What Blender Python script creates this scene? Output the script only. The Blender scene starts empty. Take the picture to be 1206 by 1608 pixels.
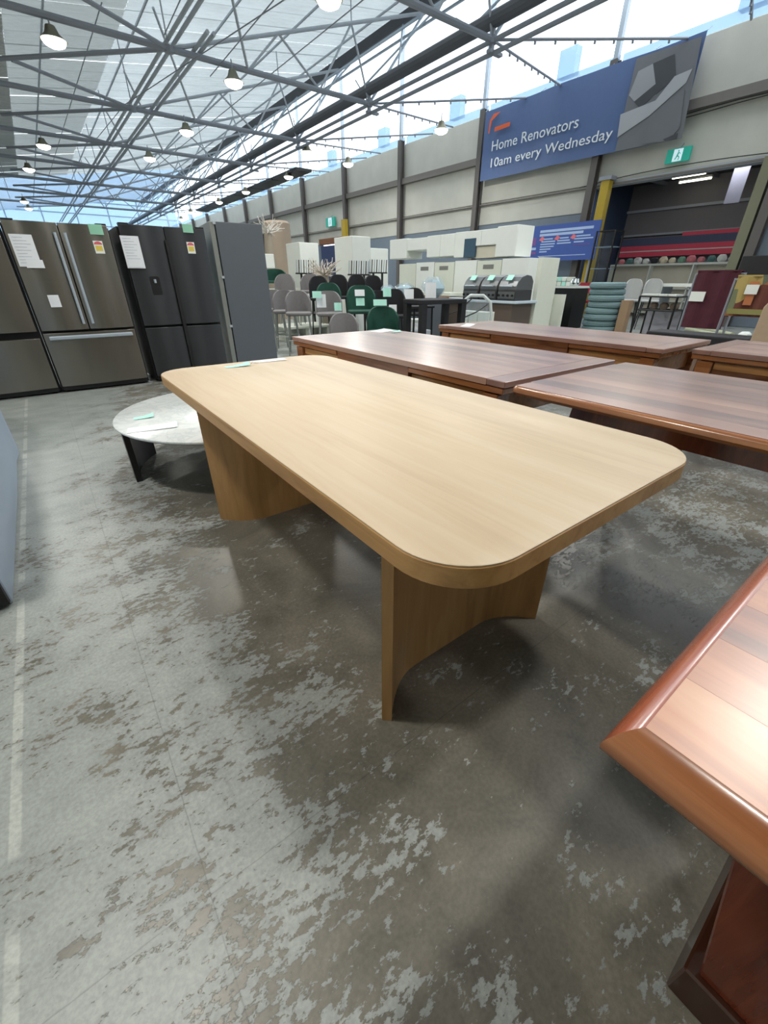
import bpy, bmesh, math, random
from mathutils import Vector, Matrix, noise
C = bpy.context.scene.collection
ORD = ['first', 'second', 'third', 'fourth', 'fifth', 'sixth', 'seventh', 'eighth', 'ninth', 'tenth', 'eleventh', 'twelfth', 'thirteenth', 'fourteenth']
random.seed(7)
R = math.radians
# ------------------------------------------------------------------ camera, world, exposure
CAMZ = 1.18; PITCH = R(29.4); YAW = R(36.9); FPX = 646.0
cd = bpy.data.cameras.new('camera'); cd.sensor_fit = 'HORIZONTAL'; cd.sensor_width = 36.0
cd.lens = FPX / 1206.0 * 36.0; cd.clip_start = 0.02; cd.clip_end = 300
cam = bpy.data.objects.new('camera', cd); C.objects.link(cam)
cam.location = (0, 0, CAMZ); cam.rotation_euler = (math.pi/2 - PITCH, 0, -YAW)
bpy.context.scene.camera = cam
cd.dof.use_dof = False
W = bpy.data.worlds.new('world'); bpy.context.scene.world = W; W.use_nodes = True
wb = W.node_tree.nodes['Background']
wb.inputs['Color'].default_value = (0.90, 0.96, 1.0, 1); wb.inputs['Strength'].default_value = 4.2
vs = bpy.context.scene.view_settings
vs.view_transform = 'Standard'; vs.look = 'None'; vs.gamma = 1.0; vs.use_curve_mapping = False; vs.exposure = -0.6
LAMP_W = 74.0
bpy.context.scene.cycles.max_bounces = 8
bpy.context.scene.cycles.diffuse_bounces = 4
bpy.context.scene.cycles.transparent_max_bounces = 16
bpy.context.scene.cycles.sample_clamp_indirect = 4.0

# ------------------------------------------------------------------ survey helpers (picture point + one known coordinate -> place)
_F = Vector((math.sin(YAW)*math.cos(PITCH), math.cos(YAW)*math.cos(PITCH), -math.sin(PITCH)))
_R = Vector((math.cos(YAW), -math.sin(YAW), 0)); _U = _R.cross(_F)
def at(px, py, X=None, Y=None, Z=None):
    r = _F + _R*((px-603)/FPX) - _U*((py-804)/FPX)
    if X is not None: t = X/r.x
    elif Y is not None: t = Y/r.y
    else: t = (Z-CAMZ)/r.z
    return Vector((0, 0, CAMZ)) + r*t

# ------------------------------------------------------------------ materials
MATS = {}
def new_mat(name):
    m = bpy.data.materials.new(name); m.use_nodes = True
    nt = m.node_tree; return m, nt, nt.nodes['Principled BSDF']
def srgb(r, g, b):
    f = lambda c: c/255/12.92 if c/255 <= .04045 else ((c/255+.055)/1.055)**2.4
    return (f(r), f(g), f(b), 1)
def flat(name, col, rough=.6, metal=0, var=.06, scale=6, bump=0, spec=.5, emit=0, coat=0):
    if name in MATS: return MATS[name]
    m, nt, p = new_mat(name)
    p.inputs['Roughness'].default_value = rough; p.inputs['Metallic'].default_value = metal
    p.inputs['Specular IOR Level'].default_value = spec
    p.inputs['Coat Weight'].default_value = coat
    tc = nt.nodes.new('ShaderNodeTexCoord'); nz = nt.nodes.new('ShaderNodeTexNoise')
    nz.inputs['Scale'].default_value = scale; nz.inputs['Detail'].default_value = 4
    nt.links.new(tc.outputs['Object'], nz.inputs['Vector'])
    mr = nt.nodes.new('ShaderNodeMapRange'); mr.inputs['To Min'].default_value = 1-var; mr.inputs['To Max'].default_value = 1+var
    nt.links.new(nz.outputs['Fac'], mr.inputs['Value'])
    mx = nt.nodes.new('ShaderNodeVectorMath'); mx.operation = 'SCALE'
    mx.inputs[0].default_value = col[:3]; nt.links.new(mr.outputs['Result'], mx.inputs['Scale'])
    nt.links.new(mx.outputs['Vector'], p.inputs['Base Color'])
    if bump:
        bp = nt.nodes.new('ShaderNodeBump'); bp.inputs['Strength'].default_value = bump; bp.inputs['Distance'].default_value = .004
        nt.links.new(nz.outputs['Fac'], bp.inputs['Height']); nt.links.new(bp.outputs['Normal'], p.inputs['Normal'])
    if emit:
        p.inputs['Emission Color'].default_value = col; p.inputs['Emission Strength'].default_value = emit
    MATS[name] = m; return m
def wood(name, stops, axis='Y', scale=1.0, rough=.35, coat=0, rnd=0.0, spec=.5, streak=22, aniso=14, cior=1.5, crough=.12):
    """streaky timber along one local axis; rnd shifts tone per board"""
    m, nt, p = new_mat(name); N = nt.nodes.new; L = nt.links.new
    tc = N('ShaderNodeTexCoord'); mp = N('ShaderNodeMapping')
    s = [streak*scale]*3; s['XYZ'.index(axis)] = streak*scale/aniso
    mp.inputs['Scale'].default_value = s
    oi = N('ShaderNodeObjectInfo'); ad = N('ShaderNodeVectorMath'); ad.operation = 'MULTIPLY_ADD'
    cb = N('ShaderNodeCombineXYZ')
    for i in range(3): L(oi.outputs['Random'], cb.inputs[i])
    ad.inputs[1].default_value = (17, 31, 11); L(cb.outputs[0], ad.inputs[0]); L(tc.outputs['Object'], ad.inputs[2])
    L(ad.outputs[0], mp.inputs['Vector'])
    n1 = N('ShaderNodeTexNoise'); n1.inputs['Scale'].default_value = 1; n1.inputs['Detail'].default_value = 6; n1.inputs['Roughness'].default_value = .6; n1.inputs['Distortion'].default_value = .6
    L(mp.outputs[0], n1.inputs['Vector'])
    n2 = N('ShaderNodeTexNoise'); n2.inputs['Scale'].default_value = .13; n2.inputs['Detail'].default_value = 3; n2.inputs['Distortion'].default_value = 1.2
    L(mp.outputs[0], n2.inputs['Vector'])
    a = N('ShaderNodeMath'); a.operation = 'MULTIPLY'; a.inputs[1].default_value = .5; L(n1.outputs['Fac'], a.inputs[0])
    b = N('ShaderNodeMath'); b.operation = 'MULTIPLY_ADD'; b.inputs[1].default_value = .5; L(n2.outputs['Fac'], b.inputs[0]); L(a.outputs[0], b.inputs[2])
    c = N('ShaderNodeMath'); c.operation = 'MULTIPLY_ADD'; c.inputs[1].default_value = rnd; L(oi.outputs['Random'], c.inputs[0]); 
    d = N('ShaderNodeMath'); d.operation = 'SUBTRACT'; d.inputs[1].default_value = rnd/2; L(b.outputs[0], d.inputs[0]); L(d.outputs[0], c.inputs[2])
    cr = N('ShaderNodeValToRGB'); e = cr.color_ramp.elements
    lo, hi = .32, .68
    while len(e) < len(stops): e.new(.5)
    for i, s_ in enumerate(stops):
        e[i].position = lo + (hi-lo)*i/(len(stops)-1); e[i].color = s_
    L(c.outputs[0], cr.inputs['Fac']); L(cr.outputs['Color'], p.inputs['Base Color'])
    p.inputs['Roughness'].default_value = rough; p.inputs['Coat Weight'].default_value = coat; p.inputs['Coat Roughness'].default_value = crough; p.inputs['Coat IOR'].default_value = cior
    p.inputs['Specular IOR Level'].default_value = spec
    bp = N('ShaderNodeBump'); bp.inputs['Strength'].default_value = .12; bp.inputs['Distance'].default_value = .002
    L(n1.outputs['Fac'], bp.inputs['Height']); L(bp.outputs['Normal'], p.inputs['Normal'])
    MATS[name] = m; return m

def floor_material():
    m, nt, p = new_mat('worn_painted_concrete'); N = nt.nodes.new; L = nt.links.new
    tc = N('ShaderNodeTexCoord'); sx = N('ShaderNodeSeparateXYZ'); L(tc.outputs['Object'], sx.inputs[0])
    def mp(sc, rot=0):
        q = N('ShaderNodeMapping'); q.inputs['Scale'].default_value = sc; q.inputs['Rotation'].default_value = (0, 0, rot)
        L(tc.outputs['Object'], q.inputs['Vector']); return q.outputs[0]
    def nz(vec, s, det=6, rough=.6, dist=0):
        n = N('ShaderNodeTexNoise'); n.inputs['Scale'].default_value = s; n.inputs['Detail'].default_value = det
        n.inputs['Roughness'].default_value = rough; n.inputs['Distortion'].default_value = dist
        L(vec, n.inputs['Vector']); return n.outputs['Fac']
    def mth(op, a, b, c=None):
        k = N('ShaderNodeMath'); k.operation = op
        for i, v in enumerate((a, b, c)):
            if v is None: continue
            if isinstance(v, (int, float)): k.inputs[i].default_value = v
            else: L(v, k.inputs[i])
        return k.outputs[0]
    def rng(v, a, b, c, d, smooth=True):
        k = N('ShaderNodeMapRange'); k.interpolation_type = 'SMOOTHSTEP' if smooth else 'LINEAR'
        L(v, k.inputs['Value'])
        for n_, x in zip(('From Min', 'From Max', 'To Min', 'To Max'), (a, b, c, d)): k.inputs[n_].default_value = x
        return k.outputs['Result']
    streaky = mp((1, 1.9, 1), R(38))
    fine = nz(streaky, 26, 9, .7, .12)
    mid = nz(mp((1, 1.4, 1), R(-20)), 4.6, 5, .62, .1)
    big = nz(mp((1, 1, 1)), 1.3, 3, .5)
    v = mth('ADD', mth('MULTIPLY', fine, .46), mth('ADD', mth('MULTIPLY', mid, .34), mth('MULTIPLY', big, .22)))
    # how much of the pale paint is left: nearly all on the aisle (left), little in front of the tables
    thr = rng(sx.outputs['X'], -.4, .75, .451, .576)
    far = rng(sx.outputs['Y'], 2.2, 4.5, 0, -.055); thr = mth('ADD', thr, far)
    rt = rng(sx.outputs['X'], 1.15, 1.7, 0, -.05); thr = mth('ADD', thr, rt)
    mask = rng(mth('SUBTRACT', v, thr), -.006, .006, 0, 1, False)
    stain = nz(mp((1, 1, 1)), 3.0, 6, .65, .8)
    cr = N('ShaderNodeValToRGB'); L(stain, cr.inputs['Fac']); e = cr.color_ramp.elements
    e[0].position = .3; e[0].color = (.10, .096, .080, 1); e[1].position = .72; e[1].color = (.225, .208, .170, 1)
    cr2 = N('ShaderNodeValToRGB'); L(mid, cr2.inputs['Fac']); e = cr2.color_ramp.elements
    e[0].position = .3; e[0].color = (.235, .258, .25, 1); e[1].position = .7; e[1].color = (.33, .355, .34, 1)
    grain = nz(mp((1, 1, 1)), 90, 3, .6)
    gm = rng(grain, .3, .7, .88, 1.1)
    mx = N('ShaderNodeMix'); mx.data_type = 'RGBA'; L(mask, mx.inputs['Factor']); L(cr.outputs[0], mx.inputs['A']); L(cr2.outputs[0], mx.inputs['B'])
    # faded lane line along the aisle
    ln = mth('MULTIPLY', rng(sx.outputs['X'], -.442, -.437, 0, 1), rng(sx.outputs['X'], -.418, -.412, 1, 0))
    ln = mth('MULTIPLY', ln, rng(mid, .38, .55, .0, .4))
    mx2 = N('ShaderNodeMix'); mx2.data_type = 'RGBA'; L(ln, mx2.inputs['Factor']); L(mx.outputs['Result'], mx2.inputs['A']); mx2.inputs['B'].default_value = (.58, .6, .55, 1)
    sc = N('ShaderNodeVectorMath'); sc.operation = 'SCALE'; L(mx2.outputs['Result'], sc.inputs[0]); L(gm, sc.inputs['Scale'])
    # hairline cracks
    wob = mth('MULTIPLY', mth('SUBTRACT', mid, .5), .012)
    def joint(axis, pos):
        dd = mth('ABSOLUTE', mth('SUBTRACT', mth('ADD', sx.outputs[axis], wob), pos), None)
        return rng(dd, .0008, .002, .75, 1, False)
    ck = mth('MULTIPLY', joint('X', -.08), mth('MULTIPLY', joint('Y', .53), mth('MULTIPLY', joint('X', 3.0), joint('Y', 3.6))))
    sc2 = N('ShaderNodeVectorMath'); sc2.operation = 'SCALE'; L(sc.outputs[0], sc2.inputs[0]); L(ck, sc2.inputs['Scale'])
    L(sc2.outputs[0], p.inputs['Base Color'])
    L(rng(mask, 0, 1, .33, .42), p.inputs['Roughness'])
    bp = N('ShaderNodeBump'); bp.inputs['Strength'].default_value = .35; bp.inputs['Distance'].default_value = .0015
    L(mask, bp.inputs['Height']); L(bp.outputs['Normal'], p.inputs['Normal'])
    return m

def glassy(name, tint=(.95, .98, 1, 1), gloss=.06, haze=0.0):
    m = bpy.data.materials.new(name); m.use_nodes = True; nt = m.node_tree; nt.nodes.clear(); N = nt.nodes.new; L = nt.links.new
    o = N('ShaderNodeOutputMaterial'); t = N('ShaderNodeBsdfTransparent'); t.inputs[0].default_value = tint
    g = N('ShaderNodeBsdfGlossy'); g.inputs['Roughness'].default_value = .1; mx = N('ShaderNodeMixShader'); mx.inputs[0].default_value = gloss
    L(t.outputs[0], mx.inputs[1]); L(g.outputs[0], mx.inputs[2]); last = mx
    if haze:
        d = N('ShaderNodeBsdfDiffuse'); d.inputs[0].default_value = (.75, .85, .92, 1); tr = N('ShaderNodeBsdfTranslucent'); tr.inputs[0].default_value = (.75, .87, .95, 1)
        a = N('ShaderNodeMixShader'); L(d.outputs[0], a.inputs[1]); L(tr.outputs[0], a.inputs[2])
        b = N('ShaderNodeMixShader'); b.inputs[0].default_value = haze; L(mx.outputs[0], b.inputs[1]); L(a.outputs[0], b.inputs[2]); last = b
    L(last.outputs[0], o.inputs[0]); MATS[name] = m; return m

OAK_TOP = wood('pale_oak_top', [srgb(182,158,128), srgb(197,175,144), srgb(204,186,160)], 'Y', 1, .5, .5, 0, .5, 26, 16, 1.5, .5)
OAK_EDGE = wood('oak_edge', [srgb(150,108,62), srgb(186,142,88), srgb(198,156,102)], 'Y', 1, .42, 0, 0, .5, 30, 14)
OAK_LEG = wood('oak_veneer_leg', [srgb(146,106,62), srgb(178,136,86), srgb(196,156,104)], 'Z', 1, .42, 0, 0, .5, 22, 9)
RED = [srgb(108,76,70), srgb(140,100,90), srgb(162,120,106), srgb(184,142,122)]
RED_TOP = wood('red_brown_board', RED, 'Y', 1, .3, 1.0, .22, .5, 16, 12, 2.0, .28)
RED_TOPX = wood('red_brown_board_across', RED, 'X', 1, .3, 1.0, .2, .5, 16, 12, 2.0, .28)
AMBER = [srgb(92,54,30), srgb(140,86,50), srgb(176,118,72)]
EDGE_Y = wood('amber_edge_lengthwise', AMBER, 'Y', 1, .25, .5, .1, .5, 34, 16)
EDGE_X = wood('amber_edge_across', [srgb(110,50,38), srgb(150,78,56), srgb(176,104,76)], 'X', 1, .25, 1, .1, .5, 34, 16, 1.9, .2)
NEAR_TOP = wood('near_table_board', [srgb(92,52,42), srgb(150,88,58), srgb(184,120,80), srgb(196,146,108)], 'Y', 1, .34, 1.0, .34, .5, 14, 10, 1.9, .3)
LEG_DK = wood('dark_red_leg', [srgb(40,14,8), srgb(88,34,18), srgb(132,62,34)], 'Z', 1, .2, .6, .1, .5, 20, 8)
PALE_W = wood('pale_honey_rail', [srgb(128,86,48), srgb(176,124,72), srgb(200,150,96)], 'Y', 1, .35, .2, .1, .5, 26, 12)
STEEL_D = flat('dark_painted_steel', srgb(140,145,155), .5, .0)
STEEL_M = flat('grey_galvanised_steel', srgb(172,178,186), .5, .0)
STEEL_L = flat('light_galvanised_steel', srgb(170,182,194), .4, .3)
COL_M = flat('brown_grey_column_paint', srgb(92,88,86), .6)
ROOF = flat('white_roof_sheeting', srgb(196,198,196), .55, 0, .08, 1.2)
CONC = flat('cream_concrete_panel', srgb(192,192,184), .85, 0, .12, 1.5, .1)
BLUEGREY = flat('blue_grey_wall_paint', srgb(112,124,138), .6, 0, .06)
WHITE = flat('white_board', srgb(226,230,226), .45, 0, .03)
WHITE2 = flat('warm_white_board', srgb(212,216,204), .5, 0, .04)
BLACK = flat('black_fabric', srgb(26,26,32), .75, 0, .2, 20)
BLK = flat('black_plastic', srgb(18,19,21), .4)
GREEN = flat('green_velvet', srgb(22,72,60), .7, 0, .3, 9)
GREYF = flat('grey_upholstery', srgb(128,126,128), .85, 0, .1, 30)
GREYL = flat('grey_chair_leg_metal', srgb(150,154,152), .4, .4)
PAPER = flat('white_paper', srgb(222,226,232), .7, 0, .03)
MINT = flat('mint_paper', srgb(172,226,212), .7, 0, .04)
MINTD = flat('deep_mint_card', srgb(140,196,170), .7, 0, .04)
YEL = flat('yellow_paint', srgb(176,150,42), .5, 0, .12)
GLASS = glassy('clear_roof_glazing', (.97, .99, 1, 1), .04)
PLAST = glassy('clear_plastic_wrap', (.92, .95, .97, 1), .12, .12)
def translucent(name, dif, trn, mixf):
    m = bpy.data.materials.new(name); m.use_nodes = True; nt = m.node_tree; nt.nodes.clear(); N = nt.nodes.new; L = nt.links.new
    o = N('ShaderNodeOutputMaterial'); d = N('ShaderNodeBsdfDiffuse'); t = N('ShaderNodeBsdfTranslucent'); mx = N('ShaderNodeMixShader')
    tc = N('ShaderNodeTexCoord'); nz = N('ShaderNodeTexNoise'); nz.inputs['Scale'].default_value = .9; nz.inputs['Detail'].default_value = 5
    L(tc.outputs['Object'], nz.inputs['Vector']); cr = N('ShaderNodeValToRGB'); e = cr.color_ramp.elements
    e[0].position = .3; e[0].color = tuple(c*.8 for c in trn[:3])+(1,); e[1].position = .7; e[1].color = trn
    L(nz.outputs['Fac'], cr.inputs[0]); L(cr.outputs[0], t.inputs[0]); d.inputs[0].default_value = dif
    mx.inputs[0].default_value = mixf; L(d.outputs[0], mx.inputs[1]); L(t.outputs[0], mx.inputs[2]); L(mx.outputs[0], o.inputs[0]); MATS[name] = m; return m
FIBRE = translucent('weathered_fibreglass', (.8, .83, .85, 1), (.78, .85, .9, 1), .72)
FIBRE2 = translucent('bright_step_fibreglass', (.78, .8, .8, 1), (.5, .55, .57, 1), .45)  # brightest step of the light falloff painted into the roof
FIBRE3 = translucent('shade_step_fibreglass', (.7, .72, .72, 1), (.42, .46, .47, 1), .25)  # lower translucency paints shade into the left of the roof
PALEBLUE = glassy('pale_blue_sheet', (.5, .62, .74, 1), .04, .3)

# ------------------------------------------------------------------ mesh builder
class MB:
    def __init__(s): s.bm = bmesh.new()
    def face(s, pts):
        try: s.bm.faces.new([s.bm.verts.new(p) for p in pts])
        except ValueError: pass
        return s
    def hexa(s, b, t):
        v = [s.bm.verts.new(p) for p in list(b)+list(t)]
        for f in ((3,2,1,0),(4,5,6,7),(0,1,5,4),(1,2,6,5),(2,3,7,6),(3,0,4,7)): s.bm.faces.new([v[i] for i in f])
        return s
    def box(s, x0, x1, y0, y1, z0, z1):
        return s.hexa([(x0,y0,z0),(x1,y0,z0),(x1,y1,z0),(x0,y1,z0)], [(x0,y0,z1),(x1,y0,z1),(x1,y1,z1),(x0,y1,z1)])
    def prism(s, pts, z0, z1, ax='z'):
        f = {'z': lambda a,b,c:(a,b,c), 'x': lambda a,b,c:(c,a,b), 'y': lambda a,b,c:(a,c,b)}[ax]
        lo = [s.bm.verts.new(f(a,b,z0)) for a,b in pts]; hi = [s.bm.verts.new(f(a,b,z1)) for a,b in pts]
        n = len(pts); s.bm.faces.new(lo[::-1]); s.bm.faces.new(hi)
        for i in range(n): s.bm.faces.new([lo[i], lo[(i+1)%n], hi[(i+1)%n], hi[i]])
        return s
    def rings(s, rs, cap=True, closed=True):
        """stack of equal-length point rings"""
        vs_ = [[s.bm.verts.new(p) for p in r] for r in rs]; n = len(rs[0])
        for a, b in zip(vs_, vs_[1:]):
            for i in range(n if closed else n-1): s.bm.faces.new([a[i], a[(i+1)%n], b[(i+1)%n], b[i]])
        if cap: s.bm.faces.new(vs_[0][::-1]); s.bm.faces.new(vs_[-1])
        return s
    def tube(s, pts, r, n=8):
        pts = [Vector(p) for p in pts]; rs = []
        rr = r if isinstance(r, (list, tuple)) else [r]*len(pts)
        for i, p in enumerate(pts):
            d = (pts[min(i+1, len(pts)-1)] - pts[max(i-1, 0)]).normalized()
            u = d.cross(Vector((0,0,1)))
            if u.length < .05: u = d.cross(Vector((1,0,0)))
            u.normalize(); w = d.cross(u)
            rs.append([p + (u*math.cos(2*math.pi*k/n) + w*math.sin(2*math.pi*k/n))*rr[i] for k in range(n)])
        return s.rings(rs)
    def lathe(s, prof, n=24, c=(0,0)):
        return s.rings([[(c[0]+r*math.cos(2*math.pi*k/n), c[1]+r*math.sin(2*math.pi*k/n), z) for k in range(n)] for r, z in prof])
    def build(s, name, mat, parent=None, loc=None, smooth=False, bevel=0, seg=2, sub=0):
        bmesh.ops.recalc_face_normals(s.bm, faces=s.bm.faces)
        me = bpy.data.meshes.new(name); s.bm.to_mesh(me); s.bm.free()
        me.materials.append(mat)
        if smooth:
            for p in me.polygons: p.use_smooth = True
        o = bpy.data.objects.new(name, me); C.objects.link(o)
        if bevel:
            b = o.modifiers.new('bevel', 'BEVEL'); b.width = bevel; b.segments = seg; b.limit_method = 'ANGLE'; b.angle_limit = R(40)
        if sub:
            b = o.modifiers.new('sub', 'SUBSURF'); b.levels = sub; b.render_levels = sub
        if parent: o.parent = parent
        if loc is not None: o.location = loc
        if smooth:
            try: me.set_sharp_from_angle(angle=R(42))
            except Exception: pass
        return o
def tag(o, label=None, cat=None, group=None, kind=None):
    if label: o['label'] = label
    if cat: o['category'] = cat
    if group: o['group'] = group
    if kind: o['kind'] = kind
    return o
def thing(name, label, cat, loc=(0,0,0), rz=0, group=None, kind=None):
    o = bpy.data.objects.new(name, None); C.objects.link(o); o.empty_display_size = .1
    o.location = loc; o.rotation_euler = (0, 0, rz)
    return tag(o, label, cat, group, kind)
def dup(o, loc=None, rz=None, label=None, parent=None, group=None):
    c = o.copy(); C.objects.link(c)
    if parent: c.parent = parent
    for ch in o.children: dup(ch, parent=c)
    if loc is not None: c.location = loc
    if rz is not None: c.rotation_euler = (0, 0, rz)
    if label: c['label'] = label
    if group: c['group'] = group
    return c
def piece(o, parent, loc=None, rz=None, scale=None):
    c = o.copy(); C.objects.link(c); c.parent = parent
    if loc is not None: c.location = loc
    if rz is not None: c.rotation_euler = (0, 0, rz)
    if scale: c.scale = scale
    return c
def text_mesh(s, name, mat, parent, loc, width, height, rot, ext=.004):
    cu = bpy.data.curves.new(name, 'FONT'); cu.body = s; cu.extrude = ext; cu.resolution_u = 3
    t = bpy.data.objects.new(name, cu); C.objects.link(t)
    bpy.context.view_layer.update()
    me = bpy.data.meshes.new_from_object(t.evaluated_get(bpy.context.evaluated_depsgraph_get()))
    bpy.data.objects.remove(t); bpy.data.curves.remove(cu)
    xs = [v.co.x for v in me.vertices]; ys = [v.co.y for v in me.vertices]
    sx = width/(max(xs)-min(xs)); sy = height/(max(ys)-min(ys))
    for v in me.vertices: v.co.x = (v.co.x-min(xs))*sx; v.co.y = (v.co.y-min(ys))*sy
    me.materials.clear(); me.materials.append(mat)
    o = bpy.data.objects.new(name, me); C.objects.link(o); o.parent = parent; o.location = loc; o.rotation_euler = rot
    o['kind'] = 'stuff'
    return o
FACE_NX = (math.pi/2, 0, -math.pi/2)     # writing read while looking along +X
FACE_NY = (math.pi/2, 0, 0)              # writing read while looking along +Y
def rrect(x0, x1, y0, y1, r, n=10):
    pts = []
    for cx, cy, a in ((x1-r, y1-r, 0), (x0+r, y1-r, 90), (x0+r, y0+r, 180), (x1-r, y0+r, 270)):
        for k in range(n+1):
            t = R(a+90*k/n); pts.append((cx+r*math.cos(t), cy+r*math.sin(t)))
    return pts

# ================================================================== SETTING
fl = MB().box(-10, 40, -10, 75, -.1, 0).build('floor', floor_material()); tag(fl, kind='structure', label='worn concrete floor with patches of peeled pale grey paint')
WX = 16.0; YK = [9.6+5.05*k for k in range(-3, 12)]       # column rows
# right wall: concrete panels in two tiers over a blue-grey dado, with openings
wr = thing('wall_right', 'long cream concrete panel wall with blue grey lower part', None, (WX, 0, 0), kind='structure')
SILL = 6.75
def panel_tier(z0, z1, mat, dx, skip=()):
    base = None
    for a, b in zip(YK, YK[1:]):
        if any(abs(a-s) < .3 for s in skip): continue
        if base is None: base = MB().box(0, .2, .03, 5.02, 0, z1-z0).build('panel', mat, wr, (dx, a, z0), bevel=.015, seg=1)
        else: piece(base, wr, (dx, a, z0))
op1, op2 = YK[2], YK[6]                                 # bays with doorways
panel_tier(5.35, SILL, CONC, .0); panel_tier(3.95, 5.33, CONC, .0)
panel_tier(0, 3.2, BLUEGREY, .02, (op1, op2)); panel_tier(3.2, 3.93, CONC, 0.0, (op1,))
MB().box(0, .2, op2+3.5, op2+5.02, 0, 3.2).build('panel', BLUEGREY, wr, (.02, 0, 0))
MB().box(0, .2, op1+.0, op1+.35, 0, 3.9).build('panel', BLUEGREY, wr, (.02, 0, 0))
MB().box(-.06, .3, op1, op1+5.05, 3.84, 3.95).build('lintel', STEEL_M, wr)
MB().box(-.05, .3, op2, op2+3.6, 3.2, 3.5).build('lintel', flat('rust_lintel', srgb(128,84,56), .7), wr)
MB().box(-.2, .0, -6, 66, 5.23, 5.45).box(-.1, 0, -6, 66, 3.86, 3.9).build('girt', flat('grey_brown_girt', srgb(116,112,108), .6), wr)
cb = MB()
for j, z in enumerate((5.17, 5.12)):
    cb.tube([(-.16, y, z+.03*math.sin(y*1.3+j)) for y in range(-6, 10)], .012, 5)
cb.tube([(-.1, 4.6+.5*k, 4.05-.012*(k-5)**2*.3) for k in range(12)], .012, 5).build('cable', BLK, wr)
col0 = None
for i, y in enumerate(YK):
    if y > 64: break
    if col0 is None:
        col0 = thing('steel_column', None, None, (WX-.2, y, 0), kind='structure')
        MB().box(-.12, -.09, -.11, .11, 0, SILL+.1).box(.09, .12, -.11, .11, 0, SILL+.1).box(-.1, .1, -.02, .02, 0, SILL+.1).build('shaft', COL_M, col0)
        MB().box(-.07, .07, -.07, .07, SILL+.1, 10.9).build('upper_post', STEEL_L, col0)
        c = col0
    else: c = dup(col0, (WX-.2, y, 0))
    c['label'] = 'steel wall column number %d along the right wall counting from the camera' % (i+1)
# glazing above the sill, roof glazing
gz = thing('window_1', 'long strip of bright clerestory glazing above the right wall', None, (WX, 0, 0), kind='structure')
g0 = MB().box(0, .01, .04, 5.01, SILL+.28, 10.9).build('pane', GLASS, gz, (.08, YK[0], 0))
b0 = MB().box(0, .02, .04, 5.01, SILL, SILL+.28).box(0, .3, 1.6, 2.2, SILL+.28, SILL+.95).build('lower_sheet', PALEBLUE, gz, (.07, YK[0], 0))
for y in YK[1:-1]: piece(g0, gz, (.08, y, 0)); piece(b0, gz, (.07, y, 0))
MB().box(-.1, .1, -6, 62, 10.9, 11.05).build('head_rail', STEEL_L, gz)
# saw-tooth roof
RIDGE = (12.6, 8.72); BX, BZ = 10.4, 6.45; CHZ = 6.12
def rz_(x): return 8.95 + .15*(x-RIDGE[0])          # underside of the sheeting
def rf(x): return CHZ + (RIDGE[1]-.1-CHZ)*(x-4.4)/(RIDGE[0]-4.4)   # line of the sloping rafters
X0 = -3.0
ce = thing('ceiling', 'sloping white corrugated sheet roof', None, (0, 0, 0), kind='structure')
def roof_sheet(mat, name, xa=X0, xb=RIDGE[0]+.15):
    m = MB(); L_ = []
    prof = []
    for k in range(4):
        y = k*.25; prof += [(y, 0), (y+.15, 0), (y+.18, .04), (y+.22, .04)]
    prof.append((1.02, 0))
    for (y, z), (y2, z2) in zip(prof, prof[1:]):
        m.face([(xa, y, rz_(xa)+.1+z), (xb, y, rz_(xb)+.1+z), (xb, y2, rz_(xb)+.1+z2), (xa, y2, rz_(xa)+.1+z2)])
    return m.build(name, mat, ce)
for nm, mt, xa, xb in (('roof_sheet', ROOF, X0, 1.5), ('shade_step_roof_sheet', FIBRE3, 1.5, 4.4), ('fibreglass_sheet', FIBRE2, 4.4, RIDGE[0]+.15)):  # opaque to translucent steps imitate the roof's shade towards the left
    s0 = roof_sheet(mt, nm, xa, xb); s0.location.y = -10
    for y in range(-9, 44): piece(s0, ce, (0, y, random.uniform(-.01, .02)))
t0 = roof_sheet(PALEBLUE, 'translucent_sheet'); t0.location.y = 44
for y in range(45, 62): piece(t0, ce, (0, y, 0))
pl = MB().box(-.02, .02, -10, 62, -.02, .03).build('purlin', STEEL_M, ce, (X0+.6, 0, rz_(X0+.6)+.04))
for k in range(1, 7):
    x = X0+.6+k*2.4; piece(pl, ce, (x, 0, rz_(x)+.04))
# unseen left wall closed up and rear wall added to cut ambient light; far wall
MB().box(-3.3, -3.1, -10, 62, 0, 6.75).build('wall_left_unseen', CONC); tag(bpy.data.objects['wall_left_unseen'], 'unseen full height concrete wall along the left side, closed to cut ambient light', kind='structure')
MB().box(-3.1, 16.2, -10.2, -10, 0, 11).build('wall_front_added', CONC); tag(bpy.data.objects['wall_front_added'], 'unseen concrete end wall added behind the camera to cut ambient light', kind='structure')
fw = thing('wall_back', 'far end wall of the warehouse', None, (0, 62, 0), kind='structure')
MB().box(-3, 16, 0, .3, 0, 5.4).build('lower_panel', flat('dull_grey_cladding', srgb(120,122,124), .7), fw)
MB().box(-3, 16, .1, .12, 5.4, 11).build('pane', PALEBLUE, fw)
for x in range(-3, 17, 3): MB().box(x-.06, x+.06, 0, .1, 5.4, 11).build('mullion', STEEL_L, fw)
for z in (6.3, 7.3, 8.4, 9.6): MB().box(-3, 16, -.02, .1, z-.05, z+.05).build('transom', STEEL_L, fw)
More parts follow.
